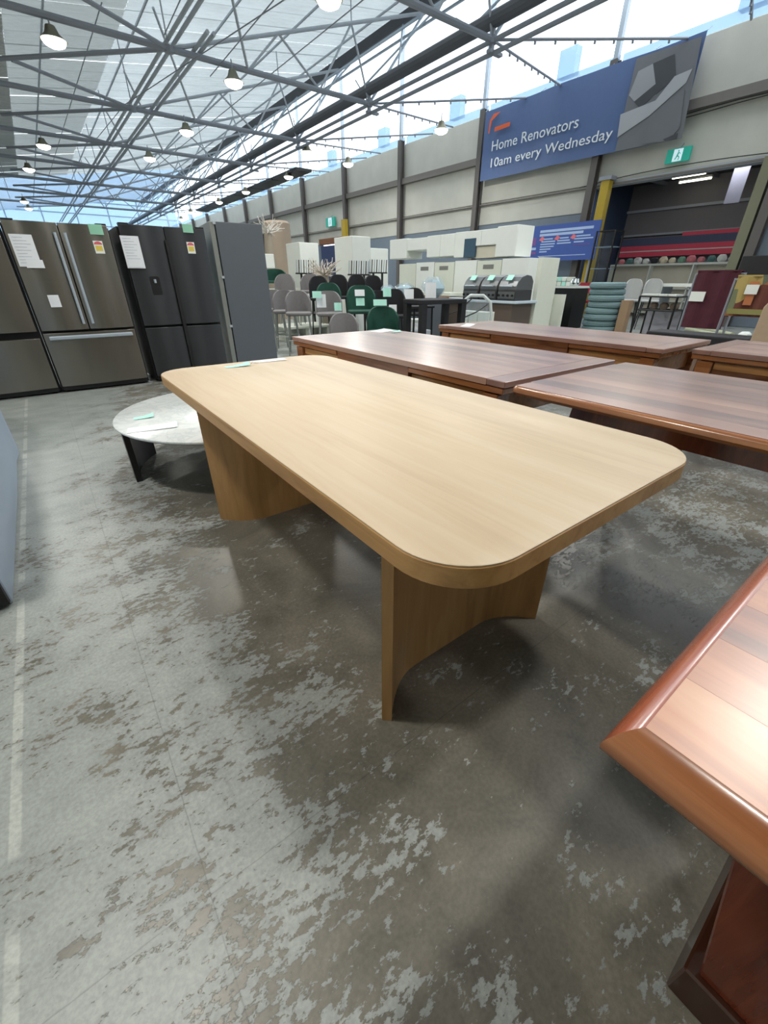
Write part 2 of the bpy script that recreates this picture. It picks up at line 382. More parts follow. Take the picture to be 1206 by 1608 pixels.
# trusses
tr0 = None
def truss_build(y):
    t = thing('roof_truss', None, None, (0, y, 0), kind='structure')
    MB().tube([(X0, 0, CHZ), (BX, 0, CHZ)], .07).build('bottom_chord', STEEL_D, t)
    MB().tube([(4.4, 0, CHZ), (RIDGE[0], 0, RIDGE[1]-.1)], .045).build('rafter', STEEL_M, t)
    def web(a, b, r=.03, mt=STEEL_M): MB().tube([a, b], r, 6).build('web_member', mt, t)
    for a, b in ((6.4, 7.4), (8.6, 7.4), (8.6, 9.8), (BX, 9.8)): web((a, 0, CHZ), (b, 0, rf(b)))
    for x in (4.4, 9.8): web((x, 0, rf(x)), (x, 0, rz_(x)+.03), .018)
    web((.6, 0, CHZ), (.6, 0, rz_(.6)+.03), .018)
    web((BX, 0, CHZ), (RIDGE[0], 0, RIDGE[1]-.1), .04, STEEL_L)
    # plan bracing in the plane of the bottom chords
    web((4.4, 0, CHZ), (.9, 3.3, CHZ), .05, STEEL_D); web((4.4, 0, CHZ), (1.3, -2.0, CHZ), .045, STEEL_D)
    web((6.4, 0, CHZ), (5.0, -2.3, rz_(5)), .035)
    # pair of struts to the wall head, set as a V in plan, with bolts along them
    for e in ((WX-.12, -2.1, 6.72), (WX-.12, 1.75, 6.70)):
        a_, b_ = Vector((BX, 0, CHZ)), Vector(e)
        st_ = MB().tube([a_, b_], .03, 6)
        for k in range(9):
            q = a_+(b_-a_)*(.1+.095*k); st_.box(q.x-.02, q.x+.02, q.y-.02, q.y+.02, q.z-.085, q.z-.02)
        st_.build('wall_strut', STEEL_D, t)
    web((BX, 0, CHZ), (11.6, 2.52, 7.5), .022, STEEL_D)
    MB().lathe([(.0, -.1), (.11, -.07), (.11, .05), (.05, .09), (0, .1)], 10).build('node_joint', STEEL_D, t, (BX, 0, CHZ))
    MB().lathe([(.0, -.1), (.12, -.07), (.12, .05), (0, .09)], 8).build('node_joint', STEEL_D, t, (4.4, 0, CHZ))
    MB().box(-.2, .25, -.06, .06, -.03, .03).build('shoe_plate', STEEL_D, t, (BX+.1, 0, CHZ-.2))
    return t
tr0 = truss_build(YK[0])
for i, y in enumerate(YK[1:11]): dup(tr0, (0, y, 0))['label'] = 'tubular roof truss number %d from the camera end' % (i+2)
tr0['label'] = 'tubular roof truss nearest the camera end'
gd = thing('ridge_girder', 'dark lattice girder under the roof ridge above the glazing', None, (RIDGE[0], 0, RIDGE[1]), kind='structure')
MB().box(-.12, .1, -8, 62, -.1, .2).build('upper_chord', flat('near_black_steel', srgb(48,50,56), .5), gd)
for dx, dz in ((.2, -.25), (-.35, -.32)): MB().box(dx-.03, dx+.03, -8, 62, dz-.03, dz+.03).build('glazing_rail', STEEL_L, gd)
for k in range(26):
    y = -4.5+2.525*k
    MB().tube([(0, y, 0), (BX-RIDGE[0], y+(2.5 if k % 2 else -2.5), BZ-RIDGE[1])], .03, 5).build('glazing_bar', STEEL_L, gd)
vg = thing('valley_beam', 'thick dark beam with twin pipes running down the middle of the roof', None, (BX, 0, 0), kind='structure')
MB().tube([(0, -8, BZ), (0, 62, BZ)], .15, 12).build('beam', flat('mid_dark_steel', srgb(84,86,92), .5), vg)
MB().tube([(0, -8, 6.1), (0, 62, 6.1)], .05, 8).build('pipe', STEEL_D, vg); MB().tube([(.05, -8, 5.9), (.05, 62, 5.9)], .05, 8).build('pipe', STEEL_D, vg)
for y in YK: MB().box(-.04, .04, y-.05, y+.05, 5.85, 6.4).build('pipe_hanger', STEEL_D, vg)
cr_ = thing('cable_tray', 'pair of light grey conduits running lengthwise under the roof', None, (0, 0, 0), kind='structure')
for a, b in (((4.45, 10.6, 6.3), (4.15, 60, 6.3)), ((4.65, 10.6, 6.33), (4.35, 60, 6.33)), ((5.05, 13.6, 6.25), (4.9, 60, 6.25)), ((5.2, 13.6, 6.25), (5.05, 60, 6.25))):
    MB().tube([a, b], .045, 6).build('conduit', STEEL_M, cr_)
wi = thing('brace_wires', 'thin tension wires slung diagonally between the roof trusses', None, (0, 0, 0), kind='structure')
for pa, pb in (((452,-4),(195,165)), ((195,165),(150,220)), ((575,-4),(235,270)), ((160,4),(60,330)), ((285,-4),(258,55)), ((430,0),(330,120))):
    if pb[1] < 200: a, b = at(*pa, Z=6.0), at(*pb, Z=6.0)
    else: a, b = at(*pa, Z=6.2), at(*pb, Z=6.4)
    if (a-b).length < 60: MB().tube([a, b], .012, 5).build('wire', STEEL_D, wi)
dk = thing('lighting_duct', 'dark hanging duct carrying lamps beside the right glazing', None, (12.9, 0, 6.05), kind='structure')
for y in range(24, 42, 3): MB().box(-.45, .45, y, y+2.9, 0, .12).build('duct_section', BLK, dk)

# ------------------------------------------------------------------ high-bay lamps
LAMPON = flat('lamp_glow', (1, .97, .86, 1), .5, 0, 0, 1, emit=14)
lamp0 = None
def lamp(p, label, light=True):
    global lamp0
    if lamp0 is None:
        lamp0 = thing('ceiling_lamp', label, 'lamp', p, group='round high bay lamps')
        MB().lathe([(.05, .2), (.07, .18), (.12, .07), (.24, -.02), (.26, -.02), (.14, .09), (.09, .21)], 20).build('reflector', flat('lamp_housing', srgb(120,118,100), .4, .5), lamp0, smooth=True)
        MB().lathe([(0, -.14), (.1, -.13), (.19, -.09), (.23, -.03), (.23, .0), (.0, .02)], 20).build('diffuser', LAMPON, lamp0, smooth=True)
        MB().tube([(0, 0, .19), (0, 0, .42)], .015, 6).build('rod', STEEL_D, lamp0)
        o = lamp0
    else: o = dup(lamp0, p, label=label)
    if light:
        ld = bpy.data.lights.new('lamp_light', 'AREA'); ld.shape = 'DISK'; ld.size = .42; ld.energy = LAMP_W; ld.color = (1, .97, .9)
        lo = bpy.data.objects.new('lamp_light', ld); C.objects.link(lo); lo.parent = o; lo.location = (0, 0, -.16)
    return o
V = [((84,62), 'large bright lamp at the upper left, nearest of the lamps in view', True), ((367,128), 'bright lamp right of the double conduits, second nearest', True),
     ((293,206), 'lamp below and left of the second nearest lamp, right of the conduits', False), ((235,248), 'small lamp over the left side of the black fridge', False),
     ((68,228), 'left lamp below the nearest one, with a dark box beside it', False), ((45,265), 'small left lamp just above the steel fridge', False),
     ((38,316), 'tiny lamp at far left close above the fridges', False), ((45,327), 'tiny lowest lamp at far left touching the fridge tops', False), ((482,238), 'pale lamp behind the valley beam near the glazing', False)]
for (px, py), lb, li in V: lamp(at(px, py, Z=5.75), lb, li)
for i, (px, py) in enumerate(((453,277), (386,301), (344,317), (300,333), (285,344))):
    lamp(at(px, py, Z=5.95), ('first', 'second', 'third', 'fourth', 'farthest')[i] + ' lamp along the dark hanging duct', False)
LW = {(2, 4.6): 'over the far half of the oak table', (6, 4.6): 'over the back row of red brown tables', (2.8, -.5): 'over the near right table', (6.3, -.5): 'right of the near right table', (2, 9.7): 'behind the fridge row', (6, 9.7): 'over the raised grey stools', (10, 4.6): 'over the bar cart', (-1, 2): 'above the grey cabinet', (13, 14): 'beside the wall banner', (13, 20): 'beyond the wall banner', (-1, 9.7): 'behind the stainless fridges'}
for x, y in ((2, 4.6), (6, 4.6), (2.8, -.5), (6.3, -.5), (2, 9.7), (6, 9.7), (10, 4.6), (-1, 2), (13, 14), (13, 20), (-1, 9.7)):
    z = 5.75 if x > 0 else 4.6
    lamp((x, y, z), 'round high bay lamp hanging above the showroom %s' % LW[(x, y)], True)
for x, y in ((2, 19.7), (6, 24.7), (2, 29.7), (10, 32)):      # light of the more distant visible rows
    pass

# ------------------------------------------------------------------ annex beyond the doorway
an = thing('annex_room', 'side hall seen through the big doorway', None, (0, 0, 0), kind='structure')
AG = flat('annex_grey_wall', srgb(128,126,130), .7, 0, .05)
MB().box(24, 24.2, -4, 18, 0, 5.6).build('wall', AG, an)
MB().box(23.9, 24, -4, 18, 3.95, 4.05).box(23.9, 24, -4, 18, 3.0, 3.08).build('ledge', STEEL_M, an)
MB().box(16.3, 24.2, -4, 18, 5.0, 5.1).build('roof_deck', flat('dark_decking', srgb(60,62,68), .7), an)
for y in range(-3, 18, 2): MB().box(16.3, 24, y-.05, y+.05, 4.86, 5.0).build('joist', STEEL_D, an)
MB().box(16.3, 24, 12.4, 12.6, 0, 5).build('wall', flat('deep_blue_partition', srgb(58,76,104), .6), an)
MB().box(16.3, 24, -4, -3.8, 0, 5).build('wall', AG, an)
tube0 = None
for i, (px, py) in enumerate(((1080,281), (1090,288), (1101,295), (1187,261))):
    p = at(px, py, Z=4.62)
    if tube0 is None:
        tube0 = thing('strip_light', None, 'lamp', (p.x, p.y, 4.72), R(90), 'strip lights in the side hall')
        MB().box(-.6, .6, -.06, .06, .03, .1).build('housing', WHITE, tube0)
        MB().tube([(-.58, 0, 0), (.58, 0, 0)], .035, 8).build('tube', flat('tube_glow', (1, .95, .75, 1), .5, 0, 0, 1, emit=8), tube0)
        t = tube0
    else: t = dup(tube0, (p.x, p.y, 4.72))
    t['label'] = ('first of three parallel strip lights in the side hall, highest', 'middle of the three parallel strip lights in the side hall', 'lowest of the three parallel strip lights in the side hall', 'single bright strip light at the right of the side hall ceiling')[i]
for x, y in ((20, 7), (20, 2), (20, 11)):
    ld = bpy.data.lights.new('strip_lamp_light', 'AREA'); ld.size = 1.2; ld.energy = 60
    lo = bpy.data.objects.new('strip_lamp_light', ld); C.objects.link(lo); lo.location = (x, y, 4.7)

# ================================================================== MAIN OAK TABLE
H = .774
ox, oy = .855, 1.39
ot = thing('dining_table', 'large pale oak dining table with rounded corners and curved panel legs in the centre', 'table', (ox, oy, 0))
hw, hl = .478, 1.072
def slab_bev(outline_fn, z0, z1, b=.004):
    return [[(x, y, z0) for x, y in outline_fn(b)], [(x, y, z0+b) for x, y in outline_fn(0)], [(x, y, z1-b) for x, y in outline_fn(0)], [(x, y, z1) for x, y in outline_fn(b)]]
def out(b): return rrect(-hw+b, hw-b, -hl+b, hl-b, .15-b, 12)
MB().rings(slab_bev(out, H-.05, H-.003, .003)).build('edge_band', OAK_EDGE, ot, smooth=True)
MB().rings([[(x, y, H-.003) for x, y in out(.0015)], [(x, y, H-.0012) for x, y in out(.0015)], [(x, y, H) for x, y in out(.003)]]).build('tabletop', OAK_TOP, ot, smooth=True)
def curved_leg(y_mid, y_end, name='leg'):
    # plan: straight in the middle, ends sweep outwards in an arc
    pts = []; n = 26
    for i in range(n+1):
        x = -.375 + .75*i/n; e = max(0, (abs(x)-.17)/.205); e = min(e, 1)
        pts.append((x, y_mid + (y_end-y_mid)*(e**2.0)))
    th = .03; outer, inner = [], []
    for i, (x, y) in enumerate(pts):
        a = Vector(pts[max(i-1, 0)]); b = Vector(pts[min(i+1, n)]); d = (b-a).normalized(); nrm = Vector((-d.y, d.x))
        outer.append((x+nrm.x*th/2, y+nrm.y*th/2)); inner.append((x-nrm.x*th/2, y-nrm.y*th/2))
    m = MB(); ring = outer + inner[::-1]
    lo = [m.bm.verts.new((x, y, 0)) for x, y in ring]; hi = [m.bm.verts.new((x, y, H-.05)) for x, y in ring]; k = len(ring)
    for i in range(k): m.bm.faces.new([lo[i], lo[(i+1) % k], hi[(i+1) % k], hi[i]])
    for i in range(n):
        j = k-1-i
        m.bm.faces.new([lo[i], lo[i+1], lo[j-1], lo[j]]); m.bm.faces.new([hi[i], hi[i+1], hi[j-1], hi[j]])
    return m.build(name, OAK_LEG, ot, smooth=True)
curved_leg(.735-oy+.012, .625-oy); curved_leg(2.055-oy-.012, 2.175-oy)

# papers on the oak table
def sheet(name, label, mat, p, w, d, rz, curl=.01, parent=None, cat='paper', group=None, lift=.001):
    m = MB(); n = 6; top = []; 
    for j in range(2):
        row = []
        for i in range(n+1):
            u = i/n; row.append((w*(u-.5), d*(j-.5), lift+curl*(u**2)*(.6+.8*j)+.0)); 
        top.append(row)
    ring = top[0]+top[1][::-1]
    lo = [m.bm.verts.new(v) for v in ring]; hi = [m.bm.verts.new((v[0], v[1], v[2]+.0006)) for v in ring]; k = len(ring)
    for i in range(k): m.bm.faces.new([lo[i], lo[(i+1) % k], hi[(i+1) % k], hi[i]])
    for i in range(n):
        j = k-1-i
        m.bm.faces.new([lo[i], lo[i+1], lo[j-1], lo[j]]); m.bm.faces.new([hi[i], hi[i+1], hi[j-1], hi[j]])
    o = m.build(name, mat, parent, p, smooth=True); o.rotation_euler = (0, 0, rz)
    if not parent: tag(o, label, cat, group)
    return o
sheet('price_tag', 'mint green price tag lying on the far end of the oak table', MINT, (.762, 2.33, H), .13, .05, R(-8), .012)
sheet('paper_sheet', 'white paper sheet lying at the far edge of the oak table', PAPER, (.965, 2.395, H), .2, .07, R(-6), .003)
tie = MB().tube([(0, 0, .003), (.02, .012, .012), (.045, .01, .006), (.06, .03, .003)], .0015, 5).build('string_loop', flat('straw_string', srgb(180,150,90), .8), None, (.83, 2.33, H), smooth=True)
tag(tie, 'thin straw coloured string beside the mint tag on the oak table', 'string')

# ================================================================== RED-BROWN TABLES
def boards(parent, x0, x1, y0, y1, n, z, mat, th=.03, name='board'):
    w = (x1-x0)/n; b = None
    for i in range(n):
        if b is None: b = MB().box(.0002, w-.0002, y0, y1, z-th, z).build(name, mat, parent, (x0, 0, 0))
        else: piece(b, parent, (x0+i*w, 0, 0))
def extension_table(label, x0, x1, y0, y1, back=False):
    """draw-leaf table: framed board top above sliding leaves, deep apron, square legs"""
    t = thing('draw_leaf_table', label, 'table', ((x0+x1)/2, (y0+y1)/2, 0), group='red brown draw-leaf tables')
    a, b = (x1-x0)/2, (y1-y0)/2
    boards(t, -a, a, -b+.11, b-.11, 9, H, RED_TOP, .03)
    MB().box(-a, a, -b, -b+.109, H-.03, H).build('end_board', RED_TOPX, t, bevel=.003, seg=1)
    MB().box(-a, a, b-.109, b, H-.03, H).build('end_board', RED_TOPX, t, bevel=.003, seg=1)
    for s in (-1, 1):
        MB().box(-a+.005, a-.005, s*(b-.35)-.34, s*(b-.35)+.345, H-.062, H-.034).build('sliding_leaf', EDGE_Y, t, bevel=.003, seg=1)
    MB().box(-a+.03, a-.03, -b+.06, b-.06, H-.068, H-.063).build('runner_board', LEG_DK, t)
    for sx in (-1, 1):
        x = sx*(a-.055)
        MB().box(x-.012, x+.012, -b+.12, b-.12, H-.20, H-.069).build('apron', EDGE_Y if not back else PALE_W, t)
        MB().box(sx*(a-.02)-.011, sx*(a-.02)+.011, -b+.70, b-.70, H-.105, H-.0305).build('centre_rail', EDGE_Y, t)
        for k in (-1, 1):
            yy = k*(b-.42)
            MB().box(x+sx*.012-.006, x+sx*.012+.008, yy-.28, yy+.28, H-.118, H-.074).build('slide_rail', PALE_W, t, bevel=.003, seg=1)
    for sy in (-1, 1):
        y = sy*(b-.095); MB().box(-a+.1, a-.1, y-.012, y+.012, H-.20, H-.069).build('apron', PALE_W, t)
    lg = MB().hexa([(-.035,-.035,0),(.035,-.035,0),(.035,.035,0),(-.035,.035,0)], [(-.048,-.048,H-.07),(.048,-.048,H-.07),(.048,.048,H-.07),(-.048,.048,H-.07)]).build('leg', EDGE_Y, t, (-a+.06, -b+.09, 0), bevel=.004, seg=1)
    for sx, sy in ((1,-1), (-1,1), (1,1)): piece(lg, t, (sx*(a-.06), sy*(b-.09), 0))
    return t
extension_table('red brown draw-leaf table directly behind the oak table', 1.60, 2.60, 1.21, 3.40)
extension_table('red brown draw-leaf table in the back row under the barbecues', 3.28, 4.12, 1.23, 3.42, True)
extension_table('red brown draw-leaf table at the right edge in the back row', 3.46, 4.3, -1.1, 1.12)
sheet('paper_sheet', 'white sheet of paper on the far end of the middle red brown table', PAPER, at(600, 520, Z=H), .22, .16, R(10), .006)
sheet('price_tag', 'mint price tag on the far end of the middle red brown table', MINT, at(622, 522, Z=H)+Vector((0, 0, .004)), .09, .05, R(-12), .008)
sheet('paper_sheet', 'white paper at the left corner of the back row table', PAPER, at(735, 511, Z=H), .3, .1, R(30), .004)
# table with rounded corners and splayed legs, right of the oak table
et = thing('splayed_leg_table', 'glossy red brown table with rounded corners and splayed legs right of the oak table', 'table', (2.08, 0, 0))
ex0, ex1, ey0, ey1 = -.51, .51, -1.05, 1.165
def oute(b): return rrect(ex0+b, ex1-b, ey0+b, ey1-b, max(.05-b, .004), 6)
MB().rings([[(x, y, z) for x, y in oute(b)] for b, z in ((.03, H-.042), (.008, H-.038), (0, H-.026), (.003, H-.012), (.010, H-.004), (.022, H-.0015))]).build('moulded_edge', EDGE_Y, et, smooth=True)
w = (ex1-ex0-.04)/9
for i in range(9):
    x = ex0+.02+i*w; e = .028 if i in (0, 8) else .02
    MB().box(.0003, w-.0003, ey0+e, ey1-e, H-.02, H).build('board', RED_TOP, et, (x, 0, 0))
for s in (-1, 1):
    MB().box(s*.36-.012, s*.36+.012, ey0+.3, ey1-.3, H-.13, H-.042).build('apron', LEG_DK, et)
    y = (ey1-.3) if s > 0 else (ey0+.3); MB().box(-.36, .36, y-.012, y+.012, H-.13, H-.042).build('apron', LEG_DK, et)
for sx in (-1, 1):
    for cy in (ey1-.3, ey0+.3):
        sy = 1 if cy > 0 else -1
        tx, bx = sx*.33, sx*.40; ty, by = cy-sy*.0, cy+sy*.10
        MB().hexa([(bx-.026,by-.03,0),(bx+.026,by-.03,0),(bx+.026,by+.03,0),(bx-.026,by+.03,0)], [(tx-.036,ty-.06,H-.043),(tx+.036,ty-.06,H-.043),(tx+.036,ty+.06,H-.043),(tx-.036,ty+.06,H-.043)]).build('leg', LEG_DK, et, bevel=.004, seg=1)
# near right table
gx0, gx1, gy0, gy1 = .338, 1.34, -1.9, .070
gt = thing('panel_leg_table', 'glossy red brown table with thick rounded edge at the lower right corner', 'table', (0, 0, 0))
def outg(b): return rrect(gx0+b, gx1-b, gy0+b, gy1-b, max(.012-b, .003), 4)
prof = [(.026, H-.038), (.010, H-.036), (.002, H-.030), (0, H-.022), (.003, H-.016), (.014, H-.007), (.026, H-.002), (.034, H-.0003)]
def edge_rail(p0, p1, inward, mat, k=1, kd=.6, name='edge_rail'):
    """mitred rounded rail along one side"""
    a, b = Vector((*p0, 0)), Vector((*p1, 0)); d = (b-a).normalized(); n_ = Vector((*inward, 0)); rs = []
    pr = prof + [(.038, H-.0003), (.038, H-.036)]
    for P0, sg in ((a, 1), (b, -1)):
        rs.append([tuple(P0 + n_*o_*k + d*sg*o_*kd + Vector((0, 0, z))) for o_, z in pr])
    return MB().rings(rs).build(name, mat, gt, smooth=True)
edge_rail((gx0, gy0), (gx0, gy1), (1, 0), EDGE_Y); edge_rail((gx1, gy1), (gx1, gy0), (-1, 0), EDGE_Y)
edge_rail((gx0, gy1), (gx1, gy1), (0, -1), EDGE_X, .6, 1); edge_rail((gx1, gy0), (gx0, gy0), (0, 1), EDGE_X, .6, 1)
boards(gt, gx0+.0382, gx1-.0382, gy0+.0229, gy1-.0229, 9, H-.0003, NEAR_TOP, .03)
MB().box(gx0+.06, gx1-.06, gy0+.06, gy1-.06, H-.045, H-.031).build('underside', LEG_DK, gt)
for yb, sgn in ((-.15, 1), (-1.68, -1)):
    yt = yb+sgn*.12; x0 = .59; x1 = 1.09
    MB().hexa([(x0, yb-sgn*.34 if sgn > 0 else yb, .10), (x0+.055, yb-sgn*.34 if sgn > 0 else yb, .10), (x0+.055, yb if sgn > 0 else yb+.34, .10), (x0, yb if sgn > 0 else yb+.34, .10)],
              [(x0, yt-.5 if sgn > 0 else yt, H-.045), (x0+.055, yt-.5 if sgn > 0 else yt, H-.045), (x0+.055, yt if sgn > 0 else yt+.5, H-.045), (x0, yt if sgn > 0 else yt+.5, H-.045)]).build('leg', LEG_DK, gt, bevel=.003, seg=1)
    m = MB().hexa([(x1, yb-.34 if sgn > 0 else yb, .10), (x1+.055, yb-.34 if sgn > 0 else yb, .10), (x1+.055, yb if sgn > 0 else yb+.34, .10), (x1, yb if sgn > 0 else yb+.34, .10)],
              [(x1, yt-.5 if sgn > 0 else yt, H-.045), (x1+.055, yt-.5 if sgn > 0 else yt, H-.045), (x1+.055, yt if sgn > 0 else yt+.5, H-.045), (x1, yt if sgn > 0 else yt+.5, H-.045)]).build('leg', LEG_DK, gt, bevel=.003, seg=1)
    y0_, y1_ = (yb-.36, yb+.02) if sgn > 0 else (yb-.02, yb+.36)
    MB().box(x0-.012, x1+.067, y0_, y1_, 0, .10).build('foot_block', flat('dark_foot_block', srgb(58,30,18), .3, coat=.3), gt, bevel=.004, seg=1)

# ================================================================== ROUND COFFEE TABLE
ct = thing('coffee_table', 'low round coffee table with white marble top and curved black legs', 'table', (.893, 3.027, 0))
MARB, nt, p = new_mat('white_marble')
nz_ = nt.nodes.new('ShaderNodeTexNoise'); nz_.inputs['Scale'].default_value = 5; nz_.inputs['Detail'].default_value = 8; nz_.inputs['Distortion'].default_value = 2.5
cr = nt.nodes.new('ShaderNodeValToRGB'); e = cr.color_ramp.elements; e[0].position = .42; e[0].color = srgb(228,232,232); e[1].position = .5; e[1].color = srgb(212,218,220)
e2 = e.new(.56); e2.color = srgb(226,230,228)
tcn = nt.nodes.new('ShaderNodeTexCoord'); nt.links.new(tcn.outputs['Object'], nz_.inputs['Vector']); nt.links.new(nz_.outputs['Fac'], cr.inputs['Fac']); nt.links.new(cr.outputs[0], p.inputs['Base Color']); p.inputs['Roughness'].default_value = .18
RT = .743
MB().lathe([(RT-.05, .345), (RT-.012, .362), (RT, .372), (RT, .380), (RT-.006, .385)], 72).build('marble_top', MARB, ct, smooth=True)
def arc_panel(a0, a1, r, z1, mat, parent, th=.035, z0=0):
    n = 14; ring = []
    for i in range(n+1):
        a = R(a0+(a1-a0)*i/n); ring.append((r*math.cos(a), r*math.sin(a)))
    inn = [((r-th)*math.cos(R(a0+(a1-a0)*i/n)), (r-th)*math.sin(R(a0+(a1-a0)*i/n))) for i in range(n+1)]
    full = ring+inn[::-1]; m = MB(); k = len(full)
    lo = [m.bm.verts.new((x, y, z0)) for x, y in full]; hi = [m.bm.verts.new((x, y, z1)) for x, y in full]
    for i in range(k): m.bm.faces.new([lo[i], lo[(i+1) % k], hi[(i+1) % k], hi[i]])
    for i in range(n):
        j = k-1-i; m.bm.faces.new([lo[i], lo[i+1], lo[j-1], lo[j]]); m.bm.faces.new([hi[i], hi[i+1], hi[j-1], hi[j]])
    return m
for a0_ in (137, 257, 17): arc_panel(a0_, a0_+46, .715, .344, None, None).build('leg', BLK, ct, smooth=True)
sheet('price_tag', 'mint price tag on the marble coffee table', MINT, at(226, 656, Z=.386), .12, .06, R(-10), .014)
sheet('paper_sheet', 'white paper sheet on the marble coffee table', PAPER, at(240, 672, Z=.386), .28, .11, R(-12), .006)

# ================================================================== FRIDGES
def steel(name, c1, c2, rough=.28, metal=.85):
    m, nt, p = new_mat(name); N = nt.nodes.new; L = nt.links.new
    tc = N('ShaderNodeTexCoord'); mp = N('ShaderNodeMapping'); mp.inputs['Scale'].default_value = (1.5, 1, 900)
    nz = N('ShaderNodeTexNoise'); nz.inputs['Scale'].default_value = 1; L(tc.outputs['Object'], mp.inputs[0]); L(mp.outputs[0], nz.inputs['Vector'])
    cr = N('ShaderNodeValToRGB'); e = cr.color_ramp.elements; e[0].position = .3; e[0].color = c1; e[1].position = .7; e[1].color = c2
    L(nz.outputs['Fac'], cr.inputs['Fac']); L(cr.outputs[0], p.inputs['Base Color'])
    p.inputs['Metallic'].default_value = metal; p.inputs['Roughness'].default_value = rough
    p.inputs['Anisotropic'].default_value = .85; p.inputs['Anisotropic Rotation'].default_value = .25
    tg = N('ShaderNodeTangent'); tg.direction_type = 'RADIAL'; tg.axis = 'Z'; L(tg.outputs[0], p.inputs['Tangent']); MATS[name] = m; return m
INOX = steel('brushed_stainless', srgb(132,129,122), srgb(140,137,131), .22, .92)
DARKI = steel('dark_inox', srgb(58,60,64), srgb(62,64,68), .38, .6)
FSIDE = flat('fridge_side_grey', srgb(92,98,106), .45, .1, .03)
FBLK = flat('fridge_shadow_black', srgb(14,15,17), .6)
def door_panel(x0, x1, z0, z1, mat, parent, name, bulge=.026, yf=-.0, th=.06):
    """slightly convex door front (faces -Y)"""
    n = 14; m = MB(); xs = [x0+(x1-x0)*i/n for i in range(n+1)]
    ring = [(x, yf-bulge*(1-(2*(i/n)-1)**2)) for i, x in enumerate(xs)] + [(x1, yf+.008), (x0, yf+.008)]
    m.prism(ring, z0, z1)
    o = m.build(name, mat, parent, smooth=True, bevel=.004, seg=2)
    MB().box(x0+.002, x1-.002, yf+.0085, yf+th, z0+.002, z1-.002).build('door_liner', FBLK, o)
    return o
def fridge(label, x0, wid, hgt, mat, style, y=6.3, depth=.68, rz=0):
    t = thing('refrigerator', label, 'fridge', (x0, y, 0), rz)
    MB().box(.0, wid, .062, depth, .02, hgt-.02).build('body', FBLK if style != 'side' else FSIDE, t)
    zs = .66
    if style in ('french', 'quad'):
        g = .016; mid = wid*.5
        door_panel(g, mid-.004, zs+.02, hgt, mat, t, 'door'); door_panel(mid+.004, wid-g, zs+.02, hgt, mat, t, 'door')
        if style == 'french':
            door_panel(g, wid-g, .07, zs-.005, mat, t, 'freezer_drawer', .02)
        else:
            door_panel(g, mid-.004, .07, zs-.005, mat, t, 'freezer_door'); door_panel(mid+.004, wid-g, .07, zs-.005, mat, t, 'freezer_door')
    elif style == 'bottom':
        door_panel(.016, wid-.016, zs+.02, hgt, mat, t, 'door'); door_panel(.016, wid-.016, .07, zs-.05, mat, t, 'freezer_drawer')
    MB().box(.02, wid-.02, .02, .1, .02, .065).build('kick_plate', BLK, t)
    for x in (.06, wid-.06): MB().lathe([(.02, 0), (.02, .03)], 8, (x, .12)).build('foot', BLK, t)
    for x in (.02, wid-.12): MB().box(x, x+.1, .0, .09, hgt, hgt+.015).build('hinge_cover', BLK, t)
    return t
f1 = fridge('stainless fridge cut off by the left edge of the picture', -1.005, .92, 1.70, INOX, 'bottom')
f2 = fridge('stainless french door fridge with freezer drawer handle', -.075, .955, 1.71, INOX, 'french')
# handles of the french door fridge
for s, xx in ((-1, -.045), (1, .045)):
    h = MB(); x = .4775+xx; h.prism(rrect(x-.014, x+.014, -.056, -.024, .010, 4), .74, 1.62); h.build('door_handle', STEEL_L, f2, smooth=True)
MB().box(.06, .90, -.045, -.018, .585, .625).build('drawer_handle', STEEL_L, f2, bevel=.008)
f3 = fridge('black four door fridge with water dispenser', .965, .975, 1.735, DARKI, 'quad')
MB().box(.47, .505, -.026, -.012, .1, 1.60).build('centre_grip_channel', FBLK, f3)
dp = MB().prism(rrect(.2, .31, 1.02, 1.22, .02, 5), -.026, -.015, 'y').build('water_dispenser', BLK, f3, smooth=True)
MB().tube([(.255, -.035, 1.19), (.255, -.035, 1.15)], .014, 10).build('spout', STEEL_L, dp)
f4 = thing('refrigerator', 'tall dark grey fridge turned side on, right end of the fridge row', 'fridge', (2.03, 6.38, 0), R(-6))
MB().box(.07, .67, 0.0, .72, .02, 1.83).build('cabinet_body', FSIDE, f4, bevel=.006)
MB().box(-.005, .058, .01, .72, .05, 1.83).build('door', flat('pale_door_edge', srgb(140,144,140), .4, .3), f4, bevel=.006)
for z in (.05, .6, 1.2, 1.8): MB().box(.04, .075, -.006, .03, z, z+.03).build('hinge', STEEL_M, f4)
MB().box(.06, .66, .02, .7, 0, .03).build('kick_plate', BLK, f4)
# paper on fridges: upright sheets
def upsheet(label, mat, x, z, w, h, tilt=0, y=6.272, name='paper_sheet', cat='paper', parts=()):
    t = thing(name, label, cat, (x, y, z)); t.rotation_euler = (0, R(tilt), 0)
    m = MB(); n = 5
    for i in range(n):
        a, b = i/n, (i+1)/n; y0, y1 = -.004*math.sin(a*3), -.004*math.sin(b*3)
        m.hexa([(a*w, y0-.001, 0), (b*w, y1-.001, 0), (b*w, y1, 0), (a*w, y0, 0)], [(a*w, y0-.001, h), (b*w, y1-.001, h), (b*w, y1, h), (a*w, y0, h)])
    m.build('sheet', mat, t)
    if mat == PAPER and h > .12:
        ln = MB(); k = int(h/.028)
        for i in range(k-1):
            z0 = h-.025-i*.028; ln.box(w*.1, w*(.55+.35*((i*7) % 5)/5), -.0058, -.0052, z0-.004, z0)
        ln.build('print_lines', flat('pale_grey_print', srgb(172,178,190), .7), t)
    return t
def fp(px, py): return at(px, py, Y=6.27)
a = fp(30, 415); upsheet('white document taped to the left door of the stainless fridge, upper left', PAPER, a.x, a.z-.02, .19, .285)
